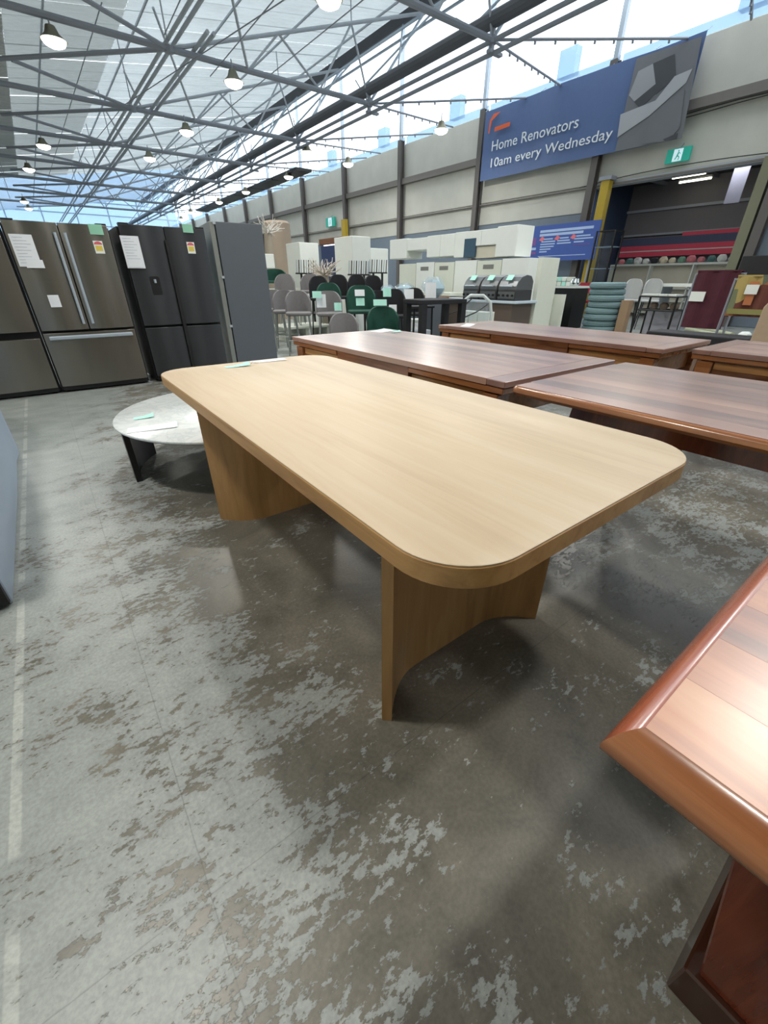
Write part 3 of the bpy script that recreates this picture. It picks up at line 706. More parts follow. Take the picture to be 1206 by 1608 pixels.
a = fp(42, 419); upsheet('small crumpled note under the document on the stainless fridge', PAPER, a.x, a.z-.01, .155, .075, 0, 6.268)
a = fp(80, 481); upsheet('little white note lower down on the stainless fridge door', PAPER, a.x, a.z-.01, .10, .12)
a = fp(200, 418); upsheet('white document taped to the left door of the black fridge', PAPER, a.x-.0, a.z-.02, .19, .32)
a = fp(200, 418); upsheet('crumpled note at the foot of the document on the black fridge', PAPER, a.x+.01, a.z-.01, .165, .08, 0, 6.268)
a = fp(142, 368); upsheet('mint card on the top right of the stainless fridge', MINTD, a.x, a.z, .13, .095)
a = fp(288, 365); upsheet('mint card on the top right of the black fridge', MINTD, a.x, a.z, .12, .085, 0, 6.272)
YC = flat('energy_label_yellow', srgb(214,190,80), .6); RC = flat('energy_label_red', srgb(206,96,104), .6)
def energy(px, py, lab):
    a = fp(px, py); t = thing('energy_label', lab, 'sticker', (a.x, 6.272, a.z))
    MB().box(0, .09, -.001, 0, 0, .12).build('backing', WHITE, t)
    half = [(.005+.04*(1-math.cos(R(k*18))), .085+.03*math.sin(R(k*18))) for k in range(11)]
    MB().prism(half, -.002, -.001, 'y').build('star_arc', RC, t)
    MB().box(.012, .078, -.002, -.001, .025, .075).build('rating_panel', YC, t)
energy(151, 398, 'energy rating sticker on the stainless fridge'); energy(296, 398, 'energy rating sticker on the black fridge')
# grey appliance at the left edge
ga = thing('chest_freezer', 'grey rounded cabinet standing at the left edge of the picture', 'cabinet', (0, 0, 0))
pts = [(-.452, 1.98), (-.455, 3.2)] + [(-1.15+.69*math.cos(R(a)), 4.1+.9*math.sin(R(a)) ) for a in range(-10, 95, 10)] + [(-1.15, 1.98)]
MB().prism([(x, y) for x, y in pts], .0, .84).build('cabinet_body', flat('slate_grey_enamel', srgb(150,164,182), .45, .0, .03), ga, smooth=True, bevel=.01)
MB().box(-1.14, -.456, 1.955, 1.98, .02, .83).build('end_panel', FBLK, ga)
MB().prism([(x-.0, y) for x, y in pts], .841, .875).build('lid', FSIDE, ga, smooth=True, bevel=.01)
#STAGE2
# ================================================================== SIGNS ON THE RIGHT WALL
BLUE = flat('banner_blue', srgb(80,102,146), .6, 0, .05); NAVY = flat('banner_grey_navy', srgb(96,106,120), .6)
TXT = flat('banner_white_print', srgb(222,228,232), .6, 0, 0); ORA = flat('banner_orange_print', srgb(214,92,48), .6, 0, 0)
PHG = [flat('photo_print_tone_%s' % n, srgb(v, v+3, v+8), .6, 0, .1, 2) for n, v in (('dark', 62), ('mid', 104), ('light', 148), ('pale', 164))]
bx = 15.62
c = [at(759, 173, X=bx), at(1103, 56, X=bx), at(1071, 217, X=bx), at(757, 283, X=bx)]
yL = (c[0].y+c[3].y)/2; yR = (c[1].y+c[2].y)/2; zT = (c[0].z+c[1].z)/2; zB = (c[2].z+c[3].z)/2
bn = thing('wall_banner', 'huge blue banner with white lettering and a grey photograph high on the right wall', 'banner', (bx, yL, zB))
bw, bh = yL-yR, zT-zB
m = MB(); n = 40
def wob(u): return .035*math.sin(u*9)+.02*math.sin(u*23+1)
for i in range(n):
    a, b = i/n, (i+1)/n
    ya, yb_ = -a*bw, -b*bw; xa, xb = wob(a), wob(b)
    m.hexa([(xa, ya, 0), (xb, yb_, 0), (xb+.01, yb_, 0), (xa+.01, ya, 0)], [(xa, ya, bh), (xb, yb_, bh), (xb+.01, yb_, bh), (xa+.01, ya, bh)])
bmesh.ops.remove_doubles(m.bm, verts=m.bm.verts, dist=.0001)
m.build('cloth', BLUE, bn)
def bY(px, py): p = at(px, py, X=bx-.06); return p.y-yL, p.z-zB
def flatpoly(name, pxs, mat, dx): return MB().prism([bY(*q) for q in pxs], dx-.004, dx, 'x').build(name, mat, bn)
flatpoly('photo_background', [(1000,92),(1103,57),(1071,217),(966,238)], PHG[1], -.065)
flatpoly('photo_head_shape', [(1003,112),(1026,100),(1040,118),(1030,150),(1004,168),(988,150)], PHG[2], -.072)
flatpoly('photo_dark_hair', [(1026,100),(1060,85),(1062,122),(1040,140),(1005,170),(996,160),(1030,132)], PHG[0], -.076)
flatpoly('photo_arm_shape', [(975,180),(1030,158),(1060,120),(1088,108),(1078,130),(1020,182),(970,216)], PHG[3], -.08)
flatpoly('photo_shirt_shape', [(1022,182),(1076,140),(1068,200),(1050,222),(1010,226)], PHG[1], -.084)
flatpoly('photo_dark_corner', [(1042,219),(1065,209),(1063,218),(1044,222)], PHG[0], -.086)
def btext(s, px0, py0, px1, h, mat):
    y0, z0 = bY(px0, py0); y1, z1 = bY(px1, py0)
    return text_mesh(s, 'lettering', mat, bn, (-.07, y0, z0), y0-y1, h, FACE_NX)
hh = bh/5.6
btext('Home Renovators', 772, 238, 901, .30, TXT); btext('10am every Wednesday', 770, 268, 950, .36, TXT)
y0, z0 = bY(767, 210)
MB().prism([(y0, z0), (y0-.05, z0), (y0-.12, z0+.34), (y0-.5, z0+.52), (y0-.2, z0+.52), (y0-.02, z0+.36)], -.075, -.07, 'x').build('logo_mark', ORA, bn)
MB().prism([(y0-.3, z0+.0), (y0-1.0, z0+.02), (y0-1.0, z0+.14), (y0-.3, z0+.12)], -.075, -.07, 'x').build('logo_word', ORA, bn)
for k in range(7): MB().tube([(0, -bw*k/6, bh), (.2, -bw*k/6, bh+.12)], .01, 5).build('tie_rope', STEEL_L, bn)
# small blue notice
px = 15.3
c = [at(835, 355, X=px), at(945, 346, X=px), at(932, 407, X=px), at(833, 411, X=px)]
yL2 = c[0].y+.15; yR2 = (c[1].y+c[2].y)/2; zT2 = (c[0].z+c[1].z)/2; zB2 = (c[2].z+c[3].z)/2
ns = thing('notice_board', 'blue information board with white lines of print beside the yellow post', 'sign', (px, yL2, zB2))
w2, h2 = yL2-yR2, zT2-zB2
MB().box(0, .05, -w2, 0, 0, h2).build('panel', flat('notice_blue', srgb(64,92,168), .5, 0, .04), ns)
LB = flat('notice_pale_print', srgb(176,198,236), .6); PK = flat('notice_pink_print', srgb(226,120,130), .6); PU = flat('notice_purple_print', srgb(120,84,150), .6)
def bar(u0, u1, v, th, mat): MB().box(-.006, -.001, -u1*w2, -u0*w2, v*h2, (v+th)*h2).build('print_line', mat, ns)
for u0, u1, v, th, mt in ((.2,.92,.80,.07,LB),(.2,.8,.70,.07,LB),(.26,.40,.60,.035,LB),(.24,.44,.53,.035,LB),(.23,.44,.46,.035,LB),(.23,.43,.39,.035,LB),(.23,.39,.32,.035,LB),(.23,.34,.25,.035,LB),
                         (.5,.62,.60,.035,LB),(.47,.64,.53,.035,LB),(.47,.66,.46,.035,LB),(.72,.9,.62,.035,LB),(.7,.94,.55,.035,LB),(.7,.83,.47,.035,LB),(.7,.91,.40,.02,PU),(.22,.88,.13,.02,LB),(.02,.17,.33,.07,LB),(.02,.16,.46,.22,PU),(.02,.18,.2,.08,PU)):
    bar(u0, u1, v, th, mt)
for u in (.2, .42, .64): MB().prism([(-(u)*w2, .60*h2), (-(u+.05)*w2, .56*h2), (-(u+.08)*w2, .64*h2), (-(u+.04)*w2, .70*h2)], -.008, -.001, 'x').build('pink_marker', PK, ns)
for yy in (-.2, -w2+.2): MB().tube([(.1, yy, -zB2), (.1, yy, h2)], .03, 8).build('post', STEEL_M, ns)
# exit signs
EG = flat('exit_green', srgb(30,160,140), .4, 0, 0, emit=.35); EW = flat('exit_white', srgb(214,240,250), .4, 0, 0, emit=.6)
def exit_sign(px0, py0, px1, py1, X, lab):
    a = at(px0, py1, X=X); b = at(px1, py0, X=X); w, h = a.y-b.y, b.z-a.z
    t = thing('exit_sign', lab, 'sign', (X, a.y, a.z))
    MB().box(0, .08, -w, 0, 0, h).build('case', EG, t)
    MB().box(-.006, 0, -w*.68, -w*.3, .02, h-.02).build('white_field', EW, t)
    # running figure beside a doorway
    m = MB()
    cx, s = -w*.5, h
    g = lambda pts: m.prism([(cx-u*s, v*s) for u, v in pts], -.010, -.006, 'x')
    g([(-.03,.72),(.05,.72),(.07,.80),(.02,.86),(-.04,.82)]); g([(-.1,.42),(.02,.40),(.08,.68),(-.02,.70)])
    g([(-.22,.2),(-.14,.18),(.02,.42),(-.08,.44)]); g([(.0,.40),(.12,.32),(.08,.12),(.14,.12),(.19,.34),(.04,.46)]); g([(.06,.66),(.2,.52),(.22,.56),(.09,.70)])
    m.build('running_figure', EG, t)
    MB().tube([(.04, -w*.5, h), (.2, -w*.5, h+.12)], .012, 6).build('bracket', STEEL_D, t)
    return t
exit_sign(1043, 228, 1087, 258, 15.8, 'green exit sign with white centre above the big doorway')
exit_sign(512, 340, 525, 357, 15.8, 'small distant green exit sign at the far doorway')
yp = thing('yellow_post', 'tall yellow painted bollard post beside the big doorway', 'post', (15.7, 9.02, 0))
MB().box(-.12, .12, -.14, .14, 0, 3.95).build('post', YEL, yp, bevel=.01); MB().box(-.16, .16, -.2, .2, 3.95, 4.05).build('cap', STEEL_D, yp)
yq = thing('yellow_post', 'short yellow post at the distant doorway', 'post', (15.4, at(541, 352, X=15.4).y, 0))
MB().box(-.1, .1, -.2, .2, 0, 4.2).build('post', YEL, yq)
jb = MB().box(-.1, .12, -.12, .12, 0, 3.9).build('trim_1', flat('khaki_jamb', srgb(118,118,96), .6), None, (15.85, 4.86, 0)); tag(jb, 'khaki door jamb post at the right of the big doorway', kind='structure')
rd = MB().box(0, .1, 0, 3.3, 0, 3.1).build('door_1', flat('navy_roller_door', srgb(40,56,96), .6), None, (15.95, op2+.1, 0)); tag(rd, 'navy roller door in the distant doorway', kind='structure')

# ------------------------------------------------------------------ annex furnishings
PINK = flat('banner_pink_red', srgb(228,84,108), .6, 0, .04); SLATE = flat('banner_slate', srgb(84,92,120), .6)
zb = [at(1120, y, X=23.75).z for y in (361, 367, 380, 399)]
ab = thing('red_banner', 'long pink red and slate striped banner on the far wall of the side hall', 'banner', (23.75, 0, 0))
MB().box(0, .05, 6.3, 12.3, zb[3], zb[2]).build('red_band', PINK, ab); MB().box(0, .05, 6.3, 12.3, zb[2], zb[1]).build('slate_band', SLATE, ab)
MB().box(0, .05, 6.3, 9.6, zb[1], zb[0]).build('red_band', PINK, ab)
MB().box(-.01, 0, 6.3, 12.3, zb[3]+.2, zb[3]+.24).build('white_stripe', WHITE, ab)
sh = thing('shelving_unit', 'long white shop shelving unit in the side hall', 'shelf', (18.2, 0, 0))
zt = at(1050, 413, X=18).z
MB().box(0, .7, 5.3, 9.6, zt-.06, zt).build('top_shelf', WHITE, sh); MB().box(.3, .35, 5.3, 9.6, 0, zt-.06).build('back_panel', flat('beige_card', srgb(206,200,186), .7), sh)
for z in (.1, .5, .9): MB().box(.0, .3, 5.3, 9.6, z, z+.03).build('shelf', WHITE, sh)
for y in (5.3, 6.7, 8.1, 9.56): MB().box(0, .7, y, y+.04, 0, zt-.06).build('upright', WHITE, sh)
GC = [flat('goods_'+n, srgb(*v), .7, 0, .2, 12) for n, v in (('pink', (214,130,140)), ('green', (120,160,140)), ('cream', (226,214,190)), ('black', (40,42,50)), ('white', (226,228,226)), ('teal', (90,130,130)))]
GN = ['pink', 'green', 'cream', 'black', 'white', 'teal']
def lump(name, mat, p, r, label, cat, group=None, seed=0, sz=1.0):
    m = MB(); rs = []; n = 10
    for j in range(1, 6):
        ph = math.pi*j/6; ring = []
        for k in range(n):
            a = 2*math.pi*k/n; rr = r*math.sin(ph)*(1+(.22 if r < .15 else .55)*noise.noise(Vector((k*.9+seed, j*.8, seed*1.3))))
            ring.append((rr*math.cos(a), rr*math.sin(a), r*sz*(1-math.cos(ph))*.9))
        rs.append(ring)
    zmin = rs[0][0][2]
    rs = [[(x, y, z-zmin) for x, y, z in q] for q in rs]
    o = m.rings(rs).build(name, mat, None, p, smooth=True); return tag(o, label, cat, group)
for i in range(14):
    y = 9.35-i*.3; k = (i*5+i//3) % 6
    lump('goods_bundle', GC[k], (18.5, y, zt+.002), .11+.015*((i*7) % 3), '%s goods bundle, %s from the left on the side hall shelf' % (GN[k], ORD[i]), 'goods', 'bundles on the side hall shelf', i, 1)
hb = thing('hanging_banner', 'pale lilac hanging banner under the side hall ceiling', 'banner', at(1162, 272, X=20)); a = at(1158, 318, X=20)
MB().box(0, .02, -.25, .2, a.z-at(1162, 272, X=20).z, .25).build('cloth', flat('lilac_cloth', srgb(186,188,210), .7), hb)
MB().tube([(0, -.25, .25), (0, .2, .25)], .015, 6).build('rail', STEEL_D, hb)
gcb = thing('display_cabinet', 'tall glass display cabinet just right of the yellow post', 'cabinet', (15.0, 8.0, 0))
for x, y in ((0, 0), (0, .6), (.5, 0), (.5, .6)): MB().box(x-.02, x+.02, y-.02, y+.02, 0, 2.55).build('corner_post', BLK, gcb)
for z in (.1, .8, 1.5, 2.1, 2.53): MB().box(0, .5, 0, .6, z, z+.02).build('shelf', PALEBLUE if z < 2.4 else BLK, gcb)
MB().box(-.005, 0, .02, .58, .1, 2.5).build('glass_front', GLASS, gcb)

# ================================================================== STOOLS AND CHAIRS
def shell(w, h, r, th=.03, n=12, z0=0, flare=.0, top=.08):
    """curved backrest, convex to +Y, rounded upper corners"""
    m = MB(); grid_o, grid_i = [], []
    rows = 6
    for j in range(rows+1):
        v = j/rows; ro, ri = [], []
        for i in range(n+1):
            u = 2*i/n-1; edge = (1-abs(u)**3.2*top/h*2) if True else 1
            z = z0 + h*v*edge; a = u*w/2/r; rr = r*(1+flare*v)
            ro.append((rr*math.sin(a), rr*math.cos(a)-r, z)); ri.append(((rr-th)*math.sin(a), (rr-th)*math.cos(a)-r, z))
        grid_o.append(ro); grid_i.append(ri)
    vo = [[m.bm.verts.new(p) for p in r_] for r_ in grid_o]; vi = [[m.bm.verts.new(p) for p in r_] for r_ in grid_i]
    for g, fl_ in ((vo, 0), (vi, 1)):
        for j in range(rows):
            for i in range(n): m.bm.faces.new([g[j][i], g[j][i+1], g[j+1][i+1], g[j+1][i]])
    bo = [vo[0][i] for i in range(n+1)]+[vo[j][n] for j in range(1, rows+1)]+[vo[rows][i] for i in range(n-1, -1, -1)]+[vo[j][0] for j in range(rows-1, 0, -1)]
    bi = [vi[0][i] for i in range(n+1)]+[vi[j][n] for j in range(1, rows+1)]+[vi[rows][i] for i in range(n-1, -1, -1)]+[vi[j][0] for j in range(rows-1, 0, -1)]
    k = len(bo)
    for i in range(k): m.bm.faces.new([bo[i], bo[(i+1) % k], bi[(i+1) % k], bi[i]])
    return m
def stool(name, label, cat, loc, rz, fab, legm, seat_z=.70, top_z=1.02, w=.44, group=None, rest=True):
    t = thing(name, label, cat, loc, rz, group)
    MB().rings([[(x, y, z) for x, y in rrect(-w/2+b, w/2-b, -w/2+b, w/2-b, .09, 5)] for b, z in ((.02, seat_z-.06), (0, seat_z-.04), (0, seat_z-.015), (.025, seat_z))]).build('seat', fab, t, smooth=True)
    o = shell(w*1.25, top_z-seat_z+.05, w*.62, .035, 12, seat_z-.05).build('backrest', fab, t, (0, w/2, 0), smooth=True)
    for sx in (-1, 1):
        for sy in (-1, 1):
            MB().tube([(sx*(w/2-.05), sy*(w/2-.05), seat_z-.05), (sx*(w/2), sy*(w/2), .0)], [.016, .011], 7).build('leg', legm, t)
    if rest:
        z = .25; q = w/2-.012
        for a, b in (((-q,-q),(q,-q)), ((q,-q),(q,q)), ((q,q),(-q,q)), ((-q,q),(-q,-q))):
            MB().tube([(a[0], a[1], z), (b[0], b[1], z)], .009, 6).build('footrest', legm, t)
    return t
RZ = R(-28)
g0 = stool('bar_stool', 'grey upholstered bar stool nearest the end of the middle red brown table', 'stool', (3.62, 7.32, 0), RZ, GREYF, GREYL, group='grey bar stools in a row')
for i, (x, y, lb) in enumerate(((3.66, 7.95, 'second grey bar stool of the front row, counting away from the tables'), (3.70, 8.58, 'third grey bar stool of the front row, counting away from the tables'), (3.74, 9.2, 'grey bar stool farthest along the front row, half hidden by the grey fridge'),
      (4.0, 6.9, 'grey bar stool carrying a white sheet, right of the front row'))):
    dup(g0, (x, y, 0), RZ, lb)
pal = thing('display_platform', 'low white slatted platform behind the front row of grey stools', 'platform', (5.0, 9.4, 0))
MB().box(-.9, .35, -.3, .6, .24, .28).build('deck', WHITE2, pal); 
for x in (-.8, -.3, .25): MB().box(x-.04, x+.04, -.25, .55, 0, .24).build('bearer', WHITE2, pal)
dup(g0, (4.42, 9.55, .285), R(-40), 'left grey stool raised on the white platform at the back', group='grey bar stools in a row'); dup(g0, (4.95, 9.35, .285), R(-40), 'right grey stool raised on the white platform at the back')
a = at(541, 520, Y=6.1)
stool('low_chair', 'low grey chair beside the green velvet chair', 'chair', (a.x, a.y, 0), RZ, GREYF, GREYL, .44, .72, .46, rest=False)
def upright_note(label, mat, p, w, h, rz, lean=0):
    t = thing('paper_sheet', label, 'paper', p, rz); m = MB()
    for i in range(4):
        a, b = i/4, (i+1)/4; fa, fb = .01*math.sin(a*4), .01*math.sin(b*4)
        m.hexa([(a*w-w/2, fa, 0), (b*w-w/2, fb, 0), (b*w-w/2, fb+.002, 0), (a*w-w/2, fa+.002, 0)], [(a*w-w/2, fa+lean, h), (b*w-w/2, fb+lean, h), (b*w-w/2, fb+lean+.002, h), (a*w-w/2, fa+lean+.002, h)])
    m.build('sheet', mat, t); return t
def note(px_, py_, Y, w, h, mat, label): return upright_note(label, mat, at(px_, py_, Y=Y), w, h, RZ, .03)
note(505, 483, 6.85, .16, .20, PAPER, 'white sheet leaning on the tagged grey bar stool'); note(498, 468, 6.83, .15, .10, MINT, 'mint card at the top of the sheet on the grey bar stool')
note(531, 488, 6.6, .12, .12, MINT, 'mint card on the armrest between the grey stool and the green chair')
# green chairs
def tub(label, px_, Y, seat_z, top_z, fab, w=.56, rz=RZ, name='tub_chair', group=None, X=None):
    p = at(px_, 470, Y=Y)
    return stool(name, label, 'chair', (p.x, p.y, 0), rz, fab, BLK, seat_z, top_z, w, group, rest=False)
tub('green velvet chair left of the one with two notes', 517, 7.75, .74, 1.14, GREEN, .46)
tub('green velvet chair with two notes on its back', 568, 7.1, .70, 1.10, GREEN, .52)
tub('lowest green velvet chair at the table edge', 603, 5.95, .46, .80, GREEN, .52)
note(565, 465, 6.75, .17, .10, PAPER, 'upper white note on the green chair back'); note(566, 480, 6.75, .15, .12, MINT, 'lower mint note on the green chair back')
note(597, 480, 6.08, .22, .09, MINT, 'crumpled mint paper on the green seat')
ds = thing('display_table', 'white slatted display table at far left behind the grey fridge edge', 'table', (4.75, 11.2, 0))
MB().box(-.5, .7, -.4, .4, .95, 1.0).build('tabletop', WHITE2, ds)
for x in (-.45, .65):
    for y in (-.35, .35): MB().box(x-.03, x+.03, y-.03, y+.03, 0, .95).build('leg', WHITE2, ds)
gt2 = stool('tub_chair', 'green velvet tub chair standing on the white display table', 'chair', (4.95, 11.2, 1.012), RZ, GREEN, BLK, .16, .42, .62, rest=False)
wbx = MB().box(-.2, .2, -.15, .15, 0, .3).build('cardboard_box', WHITE, None, (4.75, 11.15, 1.43), bevel=.01); tag(wbx, 'white box sitting on top of the green tub chair', 'box'); wbx.rotation_euler.z = R(-20)
# black chairs
for px_, Y, sz, tz, lb in ((502, 8.75, .86, 1.26, 'black chair back just right of the raised grey stools'), (533, 8.75, .88, 1.29, 'black chair behind the left green chair'), (562, 8.7, .88, 1.29, 'black chair behind the green chair with notes'), (587, 8.75, .88, 1.28, 'black chair in the back row next to the plastic bags'),
                           (621, 6.75, .62, 1.04, 'black chair with a mint card at its left shoulder'), (652, 6.95, .62, 1.05, 'black chair with a white sheet, left of the black bench'), (596, 7.55, .7, 1.0, 'black chair squeezed behind the lowest green chair')):
    tub(lb, px_, Y, sz, tz, BLACK, .40, group='black upholstered chairs')
note(608, 466, 6.86, .15, .14, MINT, 'mint card on the shoulder of the black chair'); note(642, 474, 6.93, .19, .22, PAPER, 'white sheet on the back of the black chair by the bench'); note(617, 497, 6.5, .14, .19, PAPER, 'white sheet hanging beside the green armrest'); upright_note('white sheet standing on the black bench', PAPER, at(676, 468, Z=.952), .16, .2, RZ, .03)
p = at(690, 467, Z=.95)
bt = thing('black_bench', 'matt black high bench with square legs near the clear plastic chair', 'bench', (p.x+.05, p.y+.0, 0), R(-5))
MB().box(-.55, .3, -.25, .25, .87, .93).build('bench_top', BLACK, bt, bevel=.01)
for x in (-.5, .25):
    for y in (-.2, .2): MB().box(x-.045, x+.045, y-.045, y+.045, 0, .87).build('leg', BLACK, bt)
p = at(652, 478, X=5.6)
bt2 = thing('black_side_table', 'small black table frame between the green chair and the black bench', 'table', (5.05, 5.75, 0), R(-10))
MB().box(-.2, .2, -.16, .16, .78, .81).build('tabletop', BLACK, bt2)
for x in (-.17, .17):
    for y in (-.13, .13): MB().tube([(x, y, .78), (x*1.1, y*1.1, 0)], .016, 6).build('leg', BLK, bt2)
for i, (dx, lb) in enumerate(((-.12, 'left pale jar on the lower level by the black side table'), (.02, 'right pale jar on the lower level by the black side table'))):
    q = at(637+i*11, 508, X=5.5)
    o = MB().lathe([(.04, 0), (.05, .1), (.035, .25), (.055, .3), (.05, .31)], 14).build('vase', WHITE2, None, (q.x, q.y, 0), smooth=True); o.scale = (1, 1, 1.8); tag(o, lb, 'vase', 'pale vases')
q = at(655, 510, X=5.35)
for i in range(6):
    o = MB().box(-.13, .13, -.09, .09, 0, .028).build('catalogue', WHITE if i % 2 else PAPER, None, (q.x+random.uniform(-.01, .01), q.y, .40+i*.03)); o.rotation_euler.z = R(-15+random.uniform(-9, 9))
    tag(o, ('lowest', 'second lowest', 'third from the bottom', 'third from the top', 'second from the top', 'topmost')[i]+' booklet in the white stack in front of the black bench', 'book', 'stacked white booklets')
st = thing('grey_step', 'grey block under the stack of white booklets', 'box', (q.x, q.y, 0)); MB().box(-.2, .2, -.15, .15, 0, .395).build('block', STEEL_M, st)
# plastic wrapped bundles
PALEFILL = flat('pale_wrapped_goods', srgb(176,196,204), .5, 0, .2, 5)
for i, (px_, py_, Y, r, lb) in enumerate(((608, 455, 7.9, .17, 'left clear plastic wrapped bundle behind the black chairs'), (636, 455, 8.0, .2, 'middle plastic wrapped bundle behind the black chairs'), (680, 452, 7.9, .26, 'large plastic wrapped bundle left of the barbecues'))):
    p = at(px_, py_+14, Y=Y)
    t = thing('wrapped_bundle', lb, 'bundle', p, 0, 'plastic wrapped bundles')
    o = lump('contents', PALEFILL, (0, 0, 0), r*.85, None, None, seed=i+3); o.parent = t
    o = lump('plastic_wrap', PLAST, (0, 0, -.005), r, None, None, seed=i+9); o.parent = t
    s = thing('stand', 'grey plinth under the '+lb, 'plinth', (p.x, p.y, 0)); MB().box(-r, r, -r, r, 0, p.z-.01).build('plinth', FSIDE, s)
# rods and twigs
def rods(px0, px1, py, Y, lb, n):
    a, b = at(px0, py, Y=Y), at(px1, py, Y=Y); t = thing('rod_rack', lb, 'rack', (a.x, Y, a.z-.02)); w = b.x-a.x
    MB().box(-.02, w+.02, -.03, .03, 0, .03).build('rail', BLK, t)
    for i in range(n): MB().tube([(w*i/(n-1), 0, .02), (w*i/(n-1)+.02, 0, .30)], .012, 5).build('rod', BLACK if i % 2 else STEEL_L, t)
    MB().box(.1, .14, -.02, .02, -a.z+.02, 0).build('upright', BLK, t); MB().box(w-.14, w-.1, -.02, .02, -a.z+.02, 0).build('upright', BLK, t)
rods(548, 578, 431, 9.4, 'row of thin upright rods in front of the tall white box', 9); rods(580, 606, 428, 9.7, 'row of thin upright rods right of the tall white box', 8)
rods(466, 496, 429, 10.5, 'row of pale rods below the left white box', 9)
def twigs(px_, py_, Y, r, mat, lb, n=40, seed=1, stem=True):
    random.seed(seed); p = at(px_, py_, Y=Y); t = thing('twig_bundle', lb, 'dried branches', (p.x, Y, 0)); m = MB()
    for i in range(n):
        a = random.uniform(0, 6.28); q = Vector((0, 0, p.z)); d = Vector((math.cos(a), math.sin(a), random.uniform(-.1, 1.1))).normalized(); pts = [q]
        for k in range(3): q = q+d*r*random.uniform(.25, .45); d = (d+Vector((random.uniform(-.6, .6), random.uniform(-.6, .6), random.uniform(-.4, .5)))).normalized(); pts.append(q)
        m.tube(pts, [.014, .011, .009, .006], 4)
    tag(m.build('twigs', mat, t), kind='stuff')
    MB().lathe([(.0, 0), (.14, 0), (.17, p.z*.5), (.1, p.z), (.0, p.z)], 12).build('vase', flat('stone_vase', srgb(150,140,126), .7), t, smooth=True)
twigs(509, 432, 9.85, .42, flat('pale_twig', srgb(196,188,178), .8), 'tangle of pale dried branches between the two white boxes', 60, 3)
twigs(420, 366, 12.5, .45, flat('white_blossom', srgb(206,202,196), .8), 'white blossom branches above the grey fridge', 40, 5)
random.seed(11)
# cylinder and dark doors behind the fridge
p = at(442, 425, Y=15); 
bc = thing('beige_column', 'fat beige fabric roll standing upright right of the grey fridge', 'roll', (p.x, 15, 0)); MB().lathe([(.42, 0), (.42, at(442, 352, Y=15).z), (.36, at(442, 350, Y=15).z+.03)], 24).build('roll', flat('beige_fabric', srgb(160,144,128), .8), bc, smooth=True)
p0, p1 = at(412, 425, Y=16), at(428, 360, Y=16)
dd = thing('dark_wardrobe', 'dark wardrobe standing between the grey fridge and the beige roll', 'wardrobe', (p0.x, 16, 0)); MB().box(0, p1.x-p0.x+.2, 0, .5, 0, p1.z).build('carcass', flat('charcoal_board', srgb(52,54,60), .5), dd)
for i in range(2): MB().box(.03+i*.28, .29+i*.28, -.02, -.001, .05, p1.z-.05).build('door', BLK, dd)

# ================================================================== WHITE CABINETS
def facebox(name, label, cat, px0, px1, pyt, Y=None, X=None, depth=.6, z0=0, mat=WHITE, group=None, pyb=None, doors=0):
    """a cabinet whose front lies in the plane Y=.. or X=.., spanning two picture columns"""
    if Y is not None:
        a, b = at(px0, pyt, Y=Y), at(px1, pyt, Y=Y); z1 = (a.z+b.z)/2 if pyb is None else a.z
        if pyb: z0 = at(px0, pyb, Y=Y).z
        t = thing(name, label, cat, (a.x, Y, z0), 0, group); w = b.x-a.x
        MB().box(0, w, .0, depth, 0, z1-z0).build('carcass', mat, t, bevel=.004, seg=1)
        for i in range(doors): MB().box(w*i/doors+.004, w*(i+1)/doors-.004, -.02, -.001, .01, z1-z0-.01).build('door', mat, t, bevel=.003, seg=1)
    else:
        a, b = at(px0, pyt, X=X), at(px1, pyt, X=X); z1 = b.z
        if pyb: z0 = at(px1, pyb, X=X).z
        t = thing(name, label, cat, (X, b.y, z0), 0, group); w = a.y-b.y
        MB().box(0, depth, 0, w, 0, z1-z0).build('carcass', mat, t, bevel=.004, seg=1)
        for i in range(doors): MB().box(-.02, -.001, w*i/doors+.004, w*(i+1)/doors-.004, .01, z1-z0-.01).build('door', mat, t, bevel=.003, seg=1)
    return t
facebox('tall_cabinet', 'tall white cabinet left of the pale dried branches', 'cabinet', 469, 499, 381, Y=11.2, depth=.75, doors=1)
facebox('tall_cabinet', 'tall white cabinet behind the black chairs, largest of the free standing ones', 'cabinet', 552, 581, 371, Y=9.8, depth=.8, doors=1)
facebox('tall_cabinet', 'shorter white cabinet just right of the largest tall one', 'cabinet', 582, 609, 390, Y=10.6, depth=.5, doors=1)
KX = 9.6
ks = [(613, 640, 374, 406, 1), (640, 672, 372, 392, 1), (672, 716, 366, 402, 2), (716, 735, 363, 404, 1), (735, 783, 358, 384, 2), (783, 815, 352, 402, 1)]
for i, (a_, b_, t_, bt_, nd) in enumerate(ks):
    facebox('wall_cabinet', ('leftmost', 'second from left', 'third from left', 'fourth from left', 'fifth from left, over the open niche,', 'rightmost')[i]+' white kitchen cabinet of the long raised row', 'cabinet', a_, b_, t_, X=KX, depth=.62, pyb=bt_, group='white kitchen cabinets in a raised row', doors=nd)
kn = facebox('open_niche', 'open cream niche under the white cabinets', 'cabinet', 747, 783, 385, X=KX+.03, depth=.5, pyb=404, mat=flat('cream_niche', srgb(196,192,176), .6)); a = at(740, 398, X=KX)
tm = MB().box(0, .05, -.2, .2, 0, .42).build('tablet_screen', flat('teal_screen', srgb(58,84,104), .3), None, (KX-.03, a.y+.05, at(740, 404, X=KX).z)); tag(tm, 'dark teal framed picture beside the open niche', 'picture')
carr = MB().box(0, .6, 0, 1, 0, 1)
rk = thing('cabinet_stand', 'tall white carcasses standing under the raised kitchen cabinets', 'cabinet', (KX-.05, at(829, 430, X=KX-.05).y, 0))
